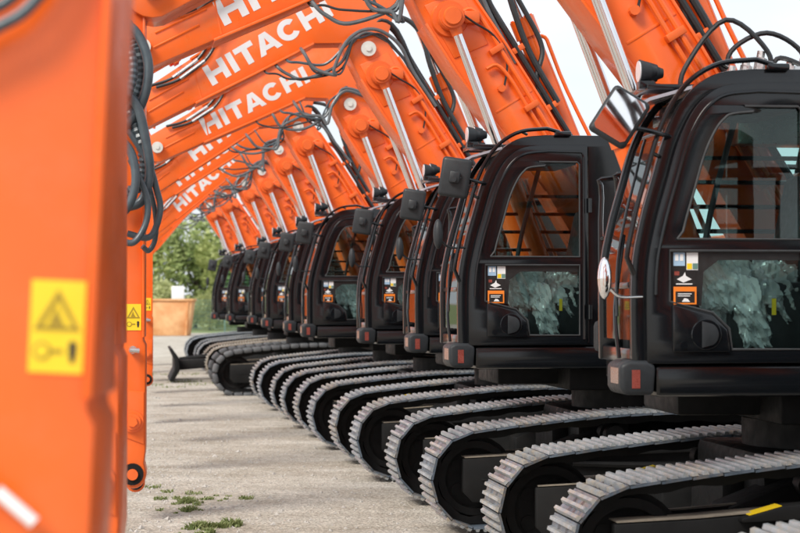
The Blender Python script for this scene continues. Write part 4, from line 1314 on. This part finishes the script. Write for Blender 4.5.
def make_excavator(name, label, D, tx, ux, phi_t=8.0, phi_u=2.0, bdx=0.0, arm_rot=0.0, arm_dz=0.0, arm_y=0.0, shoes='single',
                   mirror_front=False, blade=False, near=True, bdz=0.0, boom_rot=0.0, arm_dx=0.0, low_mirror=True, ts=0.0, ahoses='some', hv=0):
    """D depth of slew centre, tx/ux x of undercarriage and of upper works"""
    root = bpy.data.objects.new(name, None)
    root.empty_display_size = 0.5
    root.location = (tx, D, 0)
    COL.objects.link(root)
    tag(root, label, 'excavator', 'excavators parked in a row')
    MT = RZ(R(phi_t))
    for s in (-1, 1):
        mt = MT @ TR(0, s * GAUGE)
        tr = link('track', ME['chain'], root, mt)
        if shoes == 'single':
            k = random.Random(int(D * 10) + s).random()
            for f in SHF:
                link('track_shoe', ME['shoe'], tr, f)
        elif shoes == 'pad':
            for f in SHF:
                link('rubber_pad', ME['pad'], tr, f)
        elif shoes == 'tan':
            link('track_shoes', ME['shoes_tan'], tr)
        else:
            link('track_shoes', ME['shoes_joined'], tr)
        fr = link('track_frame', ME['tframe'], root, mt if s < 0 else MT @ TR(0, s * GAUGE) @ Matrix.Scale(-1, 4, (0, 1, 0)))
        link('frame_cover', ME['tcover'], fr)
        link('idler_wheel', ME['idler'], fr)
        link('sprocket', ME['sprocket'], fr)
        if near:
            for x in (-1.2, -0.8, -0.4, 0.0, 0.4, 0.8, 1.2):
                link('track_roller', ME['roller'], fr, TR(x, 0, 0.20))
            for x in (-0.55, 0.6):
                link('carrier_roller', ME['roller'], fr, TR(x, 0, 0.80))
            lg = link('step_ledge', ME['ledge'], fr)
            link('yellow_decal', ME['ledge_decal'], fr)
    link('car_body', ME['carbody'], root, MT)
    if blade:
        link('dozer_blade', ME['blade'], root, MT)
    # upper works
    MU = TR(ux - tx, 0) @ RZ(R(phi_u))
    link('deck', ME['deck'], root, MU)
    link('centre_frame', ME['midframe'], root, MU)
    sb = link('bumper_corner', ME['stepbox'], root, MU)
    link('red_reflector', ME['reflector'], sb)
    link('corner_reflection', ME['reflection_patch'], sb)
    eh = link('engine_housing', ME['engine_housing'], root, MU)
    link('side_panel', ME['side_panel'], eh)
    link('counterweight', ME['counterweight'], root, MU)
    link('fuel_tank', ME['tank'], root, MU)
    link('pump_cover', ME['pump_cover'], root, MU)
    link('guard_rail', ME['guard_rail'], root, MU)
    if mirror_front:
        vb = link('valve_block', ME['valve'], root, MU @ TR(-0.58, 0, 0.27))
        for h in VH:
            link('hose', h, vb)
    cab = link('cab', ME['cab'], root, MU)
    for nm, k in (('door', 'door'), ('window_trim', 'trim'), ('handle_housing', 'vent'), ('door_handle', 'handle'), ('window_pane', 'pane_up'), ('window_pane', 'pane_low'),
                  ('window_pane', 'pane_far'), ('windshield', 'windshield'), ('handrail', 'handrail'), ('wiper', 'wiper'), ('rain_visor', 'visor'), ('lamp_bracket', 'lightbar'),
                  ('mesh_grille', 'grille'), ('seat', 'seat'), ('control_console', 'console'), ('yellow_tag', 'ytag')):
        link(nm, ME[k], cab)
    for b in BARS:
        link('guard_bar', b, cab)
    for b in GASK:
        link('window_gasket', b, cab)
    for b in FILMS:
        link('protective_film', b, cab)
    for s_ in STK:
        link('sticker', s_, cab)
    for y, dx in ((CY1 - 0.43, 0.0), (CY1 - 0.11, 0.12)):
        link('work_lamp', ME['lamp'], cab, TR(DF + 0.09 + dx, y, 3.385 + dx * 0.25))
    mir = link('mirror', ME['mirror_case'], root)
    if mirror_front:
        mm = MU @ TR(DF - 0.19, CY0 - 0.13, 3.03) @ RZ(R(168)) @ Matrix.Rotation(R(-32), 4, 'Y') @ Matrix.Rotation(R(13), 4, 'X')
    else:
        mm = MU @ TR(DF - 0.13, CY0 - 0.10, 2.97) @ RZ(R(-14)) @ Matrix.Rotation(R(9), 4, 'Y')
    mir.matrix_local = mm
    link('mirror_face', ME['mirror_glass'], mir)
    link('mirror_arm', ME['mirror_arm'], cab)
    if low_mirror:
        link('lower_mirror', ME['mirror_small_chrome'] if mirror_front else ME['mirror_small'], cab, TR(DF - 0.27, CY0 - 0.08, 2.08 if mirror_front else 2.50))
    # boom
    link('boom_bracket', ME['boom_bracket'], root, MU @ TR(bdx, 0))
    MB = MU @ TR(bdx, 0, bdz)
    lb = link('lower_boom', ME['low_boom'], root, MB)
    for nm, k in (('cylinder_pin', 'pin_boss'), ('hinge_pin', 'hinge_cap'), ('manifold', 'manifold'), ('grease_hose', 'grease_line'), ('grease_fitting', 'grease_fitting')):
        link(nm, ME[k], lb)
    for p_ in CLAMPS: link('pipe_clamp', p_, lb)
    for p_ in LP: link('hydraulic_pipe', p_, lb)
    for p_ in LH + [PH2]: link('hose', p_, lb)
    for b_, r_, e_ in CYL:
        c_ = link('boom_cylinder', b_, root, MB)
        link('cylinder_rod', r_, c_)
        link('rod_eye', e_, c_)
    pc = link('position_cylinder', ME['pcyl'], root, MB)
    link('cylinder_rod', ME['prod'], pc)
    link('hose', PH, pc)
    MUB = MB @ TR(HINGE.x, 0, HINGE.y) @ Matrix.Rotation(R(boom_rot), 4, 'Y') @ TR(-HINGE.x, 0, -HINGE.y)
    ub = link('upper_boom', ME['up_boom'], root, MUB)
    link('lettering', ME['letters'], ub, TR(ts * math.cos(ub_a), 0, ts * math.sin(ub_a)))
    link('arm_pin', ME['tip_cap'], ub)
    for p_ in UPP: link('hydraulic_pipe', p_, ub)
    for p_ in UCL: link('pipe_clamp', p_, ub)
    for p_ in UPH + LOOPS[hv % 4]: link('hose', p_, ub)
    for p_ in UPF: link('hose_fitting', p_, ub)
    ac = link('arm_cylinder', ME['acyl'], root, MUB)
    link('cylinder_rod', ME['arod'], ac)
    MA = MUB @ TR(HINGE.x + TIP.x + arm_dx, BY, HINGE.y + TIP.y) @ Matrix.Rotation(R(arm_rot - boom_rot), 4, 'Y') @ TR(0, 0, arm_dz)
    ar = link('arm', ME['arm'], root, MA)
    for nm, k in (('tip_pin', 'tip_pin'), ('hose_coupling', 'nipple'), ('warning_decal', 'decal')):
        if k == 'nipple' and ahoses == 'corner': continue
        link(nm, ME[k], ar)
    for p_ in {'all': AH, 'some': AH[:2], 'corner': AH2 + [AH3], 'none': []}[ahoses]: link('hose', p_, ar)
    return root

# D, tx (undercarriage), ux (upper works)
make_excavator('excavator', 'orange excavator nearest the camera, only its big blurred arm shows at the left edge', 3.75, 4.45, 3.985, arm_rot=2.6, arm_dz=0.06, ahoses='corner')
make_excavator('excavator', 'orange excavator whose arm shows as a thin strip behind the big blurred arm', 7.90, 3.70, 3.60, bdx=-0.29, arm_dz=0.06, ahoses='none')
make_excavator('excavator', 'orange excavator with the largest black cab, at the right edge, mirror glass facing us', 12.80, 2.94, 3.00, mirror_front=True, bdx=-0.09, arm_dx=-0.14, ahoses='all', hv=1, phi_u=6.0)
make_excavator('excavator', 'orange excavator with the second largest black cab, its square mirror seen from behind', 17.40, 2.20, 2.049, bdx=0.221, boom_rot=4.8, arm_dz=-0.70, arm_dx=-0.07, ahoses='none', hv=2, phi_u=8.0)
make_excavator('excavator', 'orange excavator whose narrow cab is third from the right edge', 21.90, 1.48, 1.729, bdx=-0.139, bdz=0.02, boom_rot=1.5, ts=0.12, hv=3, phi_u=8.0, ahoses='none', arm_dx=-0.1)
make_excavator('excavator', 'orange excavator whose cab is fourth from the right edge', 26.20, 0.80, 1.109, bdx=0.161, bdz=-0.16, boom_rot=4.5, ts=-0.07, hv=0, phi_u=8.0, ahoses='none', arm_dx=-0.15)
make_excavator('excavator', 'orange excavator whose cab is fifth from the right edge, grey steel tracks', 30.30, 0.18, 0.149, bdx=0.191, bdz=-0.09, boom_rot=-4.5, ts=0.22, hv=1, phi_u=8.0, ahoses='none', arm_dx=-0.1)
make_excavator('excavator', 'orange excavator sixth from the right edge, just before the rubber padded tracks', 34.90, -0.52, -0.401, bdx=0.141, bdz=-0.09, boom_rot=-4, shoes='joined', near=False, hv=2, phi_u=8.0, ahoses='none')
make_excavator('excavator', 'orange excavator with black rubber pads on its tracks', 40.20, -1.80, -1.18, bdx=0.221, bdz=-0.12, boom_rot=-10, shoes='pad', near=False, hv=3, phi_u=8.0, ahoses='none')
make_excavator('excavator', 'far orange excavator with a dark dozer blade in front of its tracks', 46.20, -2.62, -1.95, bdx=0.141, boom_rot=-12, shoes='tan', near=False, blade=True, hv=0, phi_u=8.0, ahoses='none')
make_excavator('excavator', 'far orange excavator just behind the one with the dozer blade', 51.5, -3.4, -2.95, bdx=0.141, boom_rot=-17, shoes='joined', near=False, hv=1, phi_u=8.0, ahoses='none')
make_excavator('excavator', 'farthest orange excavator at the end of the row', 57.0, -4.3, -3.9, bdx=0.141, boom_rot=-21, shoes='joined', near=False, hv=2, phi_u=8.0, ahoses='none')

# ================================================================== ground details
def pebbles_fn(bm):
    rnd = random.Random(21)
    for i in range(9000):
        y = 7.5 + 48 * rnd.random() ** 1.7
        x = rnd.uniform(-0.24 * y - 0.6, 0.22 * y)
        if rnd.random() < 0.45:
            x = (-0.155 * y + 0.1) + rnd.gauss(0.3, 1.1)
        s = rnd.uniform(0.007, 0.021) * (1 + 0.9 * (rnd.random() < 0.06))
        c = Vector((x, y, s * 0.25))
        a = rnd.uniform(0, 6.28)
        V = []
        for q in range(4):
            V.append(bm.verts.new(c + Vector((math.cos(a + q * 1.57) * s * rnd.uniform(0.7, 1.3), math.sin(a + q * 1.57) * s * rnd.uniform(0.7, 1.3), -0.2 * s))))
        t = bm.verts.new(c + Vector((rnd.uniform(-0.3, 0.3) * s, rnd.uniform(-0.3, 0.3) * s, s * rnd.uniform(0.4, 0.8))))
        for q in range(4):
            bm.faces.new((V[q], V[(q + 1) % 4], t))
tag(link('pebbles', mesh_of('pebbles', 'stone', pebbles_fn, 0)), 'loose pale pebbles scattered over the gravel yard', 'pebbles', kind='stuff')

def weeds_fn(bm):
    rnd = random.Random(8)
    def tuft(cx, cy, rad, n_, h):
        for i in range(n_):
            a = rnd.uniform(0, 6.28); r = rad * math.sqrt(rnd.random())
            x, y = cx + r * math.cos(a), cy + r * math.sin(a) * 1.4
            b = rnd.uniform(0, 6.28); hh = h * rnd.uniform(0.4, 1.1); w = rnd.uniform(0.004, 0.010)
            dx, dy = math.cos(b), math.sin(b)
            lean = rnd.uniform(0.3, 1.4) * hh
            p0 = Vector((x - dy * w, y + dx * w, 0)); p1 = Vector((x + dy * w, y - dx * w, 0))
            p2 = Vector((x + dx * lean * 0.4 + dy * w, y + dy * lean * 0.4 - dx * w, hh * 0.7)); p3 = Vector((x + dx * lean * 0.4 - dy * w, y + dy * lean * 0.4 + dx * w, hh * 0.7))
            p4 = Vector((x + dx * lean, y + dy * lean, hh))
            v = [bm.verts.new(p) for p in (p0, p1, p2, p3, p4)]
            bm.faces.new((v[0], v[1], v[2], v[3]))
            bm.faces.new((v[3], v[2], v[4]))
    patches = ((-2.08, 18.3, 0.22, 420, 0.045), (-1.86, 18.5, 0.26, 240, 0.035), (-2.0, 17.5, 0.20, 240, 0.04), (-1.72, 16.2, 0.20, 520, 0.055), (-1.52, 16.4, 0.20, 300, 0.045), (-1.62, 15.7, 0.16, 200, 0.045),
               (-2.35, 19.2, 0.30, 120, 0.03), (-5.6, 43, 1.2, 260, 0.05), (-4.2, 44.5, 1.3, 320, 0.05), (-7.2, 49, 1.8, 400, 0.06))
    for cx, cy, rad, n_, h in patches:
        k = max(5, int(n_ / 26))
        for q in range(k):                         # ragged clumps instead of one round patch
            a = rnd.uniform(0, 6.28); r = abs(rnd.gauss(0, 0.62)) * rad
            sz = rnd.random() ** 1.6
            tuft(cx + r * math.cos(a) * 1.3, cy + r * math.sin(a) * 2.2, rad * (0.10 + 0.22 * sz), int(n_ / k * (0.4 + 1.5 * sz)), h * (0.5 + 0.8 * sz))
tag(link('weeds', mesh_of('weeds', 'weed', weeds_fn, 0)), 'green weed tufts growing through the gravel', 'weeds', kind='stuff')

# ================================================================== background
def verge_fn(bm):
    vs = [bm.verts.new(c) for c in ((-400, 112, 0.004), (400, 112, 0.004), (400, 900, 0.004), (-400, 900, 0.004))]
    bm.faces.new(vs)
tag(link('grass_verge', mesh_of('grass_verge', 'grass', verge_fn, 0)), kind='structure')

def tree_meshes(seed, h, w, nleaf, leaf, trunk_r):
    rnd = random.Random(seed)
    blobs = []
    for i in range(16):
        a = rnd.uniform(0, 6.28); r = w * 0.5 * rnd.random() ** 0.6
        blobs.append((Vector((r * math.cos(a), r * math.sin(a), h * rnd.uniform(0.18, 0.88))), rnd.uniform(0.14, 0.27) * w))
    def crown(bm):
        for i in range(nleaf):
            c, rr = rnd.choice(blobs)
            d = Vector((rnd.gauss(0, 1), rnd.gauss(0, 1), rnd.gauss(0, 1))).normalized()
            p = c + d * rr * (0.55 + 0.5 * rnd.random() ** 0.7) * Vector((1, 1, 0.85)).length / 1.65
            if p.z < 0.15: p.z = 0.15 + rnd.random() * 0.3
            u = Vector((rnd.gauss(0, 1), rnd.gauss(0, 1), rnd.gauss(0, 1))).normalized()
            v_ = u.orthogonal().normalized()
            s = leaf * rnd.uniform(0.6, 1.3)
            q = [bm.verts.new(p + u * s), bm.verts.new(p + v_ * s * 0.55), bm.verts.new(p - u * s), bm.verts.new(p - v_ * s * 0.55)]
            bm.faces.new(q)
    def trunk(bm):
        pts = [Vector((0, 0, -0.1)), Vector((rnd.uniform(-0.1, 0.1), 0, h * 0.25)), Vector((rnd.uniform(-0.3, 0.3), rnd.uniform(-0.2, 0.2), h * 0.6))]
        for a, b, k in ((pts[0], pts[1], 1.0), (pts[1], pts[2], 0.7)):
            cyl(bm, a, b, trunk_r * k, trunk_r * k * 0.7, n=8)
        for c, rr in blobs:
            s = pts[1].lerp(pts[2], rnd.random())
            cyl(bm, s, c, trunk_r * 0.35, trunk_r * 0.1, n=5)
    return crown, trunk
KINDS = []
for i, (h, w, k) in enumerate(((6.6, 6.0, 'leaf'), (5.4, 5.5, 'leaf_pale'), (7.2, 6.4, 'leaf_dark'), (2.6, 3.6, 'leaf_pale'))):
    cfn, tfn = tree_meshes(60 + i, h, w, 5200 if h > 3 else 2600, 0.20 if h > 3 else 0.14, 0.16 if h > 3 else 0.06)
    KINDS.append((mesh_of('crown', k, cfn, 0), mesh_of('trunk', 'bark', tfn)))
def tree(kind, x, y, rz, sc, label, name='tree'):
    r = bpy.data.objects.new(name, None)
    COL.objects.link(r)
    r.location = (x, y, 0); r.rotation_euler = (0, 0, rz); r.scale = (sc, sc, sc)
    tag(r, label, 'tree' if kind != 3 else 'shrub', 'trees beyond the yard' if kind != 3 else 'shrubs beyond the yard')
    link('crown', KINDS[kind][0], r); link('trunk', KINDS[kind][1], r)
TL = [(0, -19.2, 128, 'leafy green tree behind the rust coloured skip, left side'), (2, -14.2, 131, 'darker green tree right above the rust coloured skip'), (0, -10.2, 126, 'leafy green tree to the right of the rust coloured skip'),
      (2, -24.5, 134, 'dark green tree farthest left beyond the yard'), (1, -6.2, 130, 'pale green tree just left of the far cabs'), (0, -1.5, 133, 'leafy tree hidden mostly behind the far cabs'),
      (2, 4.5, 131, 'dark tree behind the middle cabs'), (1, 10.5, 134, 'pale tree behind the right hand cabs'), (0, 17, 130, 'leafy tree behind the largest cabs'), (2, 24, 133, 'dark tree at the far right beyond the yard')]
for i, (k, x, y, lab) in enumerate(TL):
    tree(k, x, y, i * 1.3, [1.0, 1.08, 0.92, 1.1, 0.9][i % 5], lab)
SL = [(-18.5, 121, 'low pale shrub left of the rust coloured skip'), (-15.4, 122, 'low pale shrub behind the left half of the skip'), (-12.2, 121, 'low pale shrub behind the right half of the skip'), (-9.4, 120, 'low pale shrub between the skip and the green fence'), (-6.6, 121, 'low pale shrub behind the green wire fence')]
for i, (x, y, lab) in enumerate(SL):
    tree(3, x, y, i * 2.1, [1.0, 1.15, 0.9, 1.1, 1.0][i], lab, 'shrub')

# rusty skip
def skip_fn(bm):
    prism(bm, [(-1.15, 0.0), (1.1, 0.0), (1.35, 1.9), (-1.35, 1.9)], -0.8, 0.8, bev=0.05)
def skip_rim(bm):
    box(bm, -1.42, 1.42, -0.88, 0.88, 1.9, 2.02, 0.03)
def skip_rib(x):
    return lambda bm: prism(bm, [(x - 0.05, 0.02), (x + 0.05, 0.02), (x * 1.12 + 0.05, 1.88), (x * 1.12 - 0.05, 1.88)], -0.87, -0.8)
sk = bpy.data.objects.new('skip_container', None)
COL.objects.link(sk)
sk.location = (-12.7, 104, 0)
tag(sk, 'rust orange steel skip standing on the far gravel before the trees', 'skip')
hb = link('hull', mesh_of('skip_hull', 'rust', skip_fn), sk)
link('rim', mesh_of('skip_rim', 'rust', skip_rim), sk)
for x in (1.0,):
    link('rib', mesh_of('skip_rib', 'rust', skip_rib(x), 0), sk)
link('end_panel', mesh_of('skip_end', 'rust_pale', lambda bm: prism(bm, [(-1.16, 0.05), (-0.85, 0.05), (-0.98, 1.88), (-1.36, 1.88)], -0.86, -0.802)), sk)

# white board on a post
wb = bpy.data.objects.new('notice_board', None)
COL.objects.link(wb); wb.location = (-12.7, 108, 0)
tag(wb, 'plain white board on a post behind the rust coloured skip', 'sign')
link('board', mesh_of('board', 'white', lambda bm: box(bm, -0.36, 0.36, -0.03, 0.03, 1.95, 2.75, 0.01)), wb)
link('post', mesh_of('post', 'steel', lambda bm: cyl(bm, (0, 0.05, 0), (0, 0.05, 2.6), 0.04, n=8)), wb)

# green wire fence
fe = bpy.data.objects.new('wire_fence', None)
COL.objects.link(fe); fe.location = (-10.2, 110, 0)
tag(fe, 'green wire mesh fence between the skip and the far cabs', 'fence')
postm = mesh_of('post', 'fence', lambda bm: box(bm, -0.04, 0.04, -0.04, 0.04, 0, 2.1, 0.01))
def wires(bm):
    for i in range(50):
        cyl(bm, (0.05 * i + 0.02, 0, 0.05), (0.05 * i + 0.02, 0, 2.0), 0.006, n=4)
    for i in range(9):
        cyl(bm, (0, 0.012, 0.1 + i * 0.23), (2.5, 0.012, 0.1 + i * 0.23), 0.008, n=4)
wirem = mesh_of('wire_mesh', 'fence', wires, 0)
for i in range(-6, 9):
    link('post', postm, fe, TR(i * 2.5, 0))
    if i < 8:
        link('wire_mesh', wirem, fe, TR(i * 2.5, 0))

# pale shed far behind the trees' gap
sh = bpy.data.objects.new('shed', None)
COL.objects.link(sh); sh.location = (-12.2, 165, 0)
tag(sh, 'small pale rendered building glimpsed between the far trees', 'building')
link('wall', mesh_of('wall', 'wall', lambda bm: box(bm, -3, 3, -2, 2, 0, 4.0)), sh)
link('roof', mesh_of('roof', 'roof', lambda bm: prism(bm, [(-3.3, 4.0), (3.3, 4.0), (0, 5.6)], -2.3, 2.3)), sh)
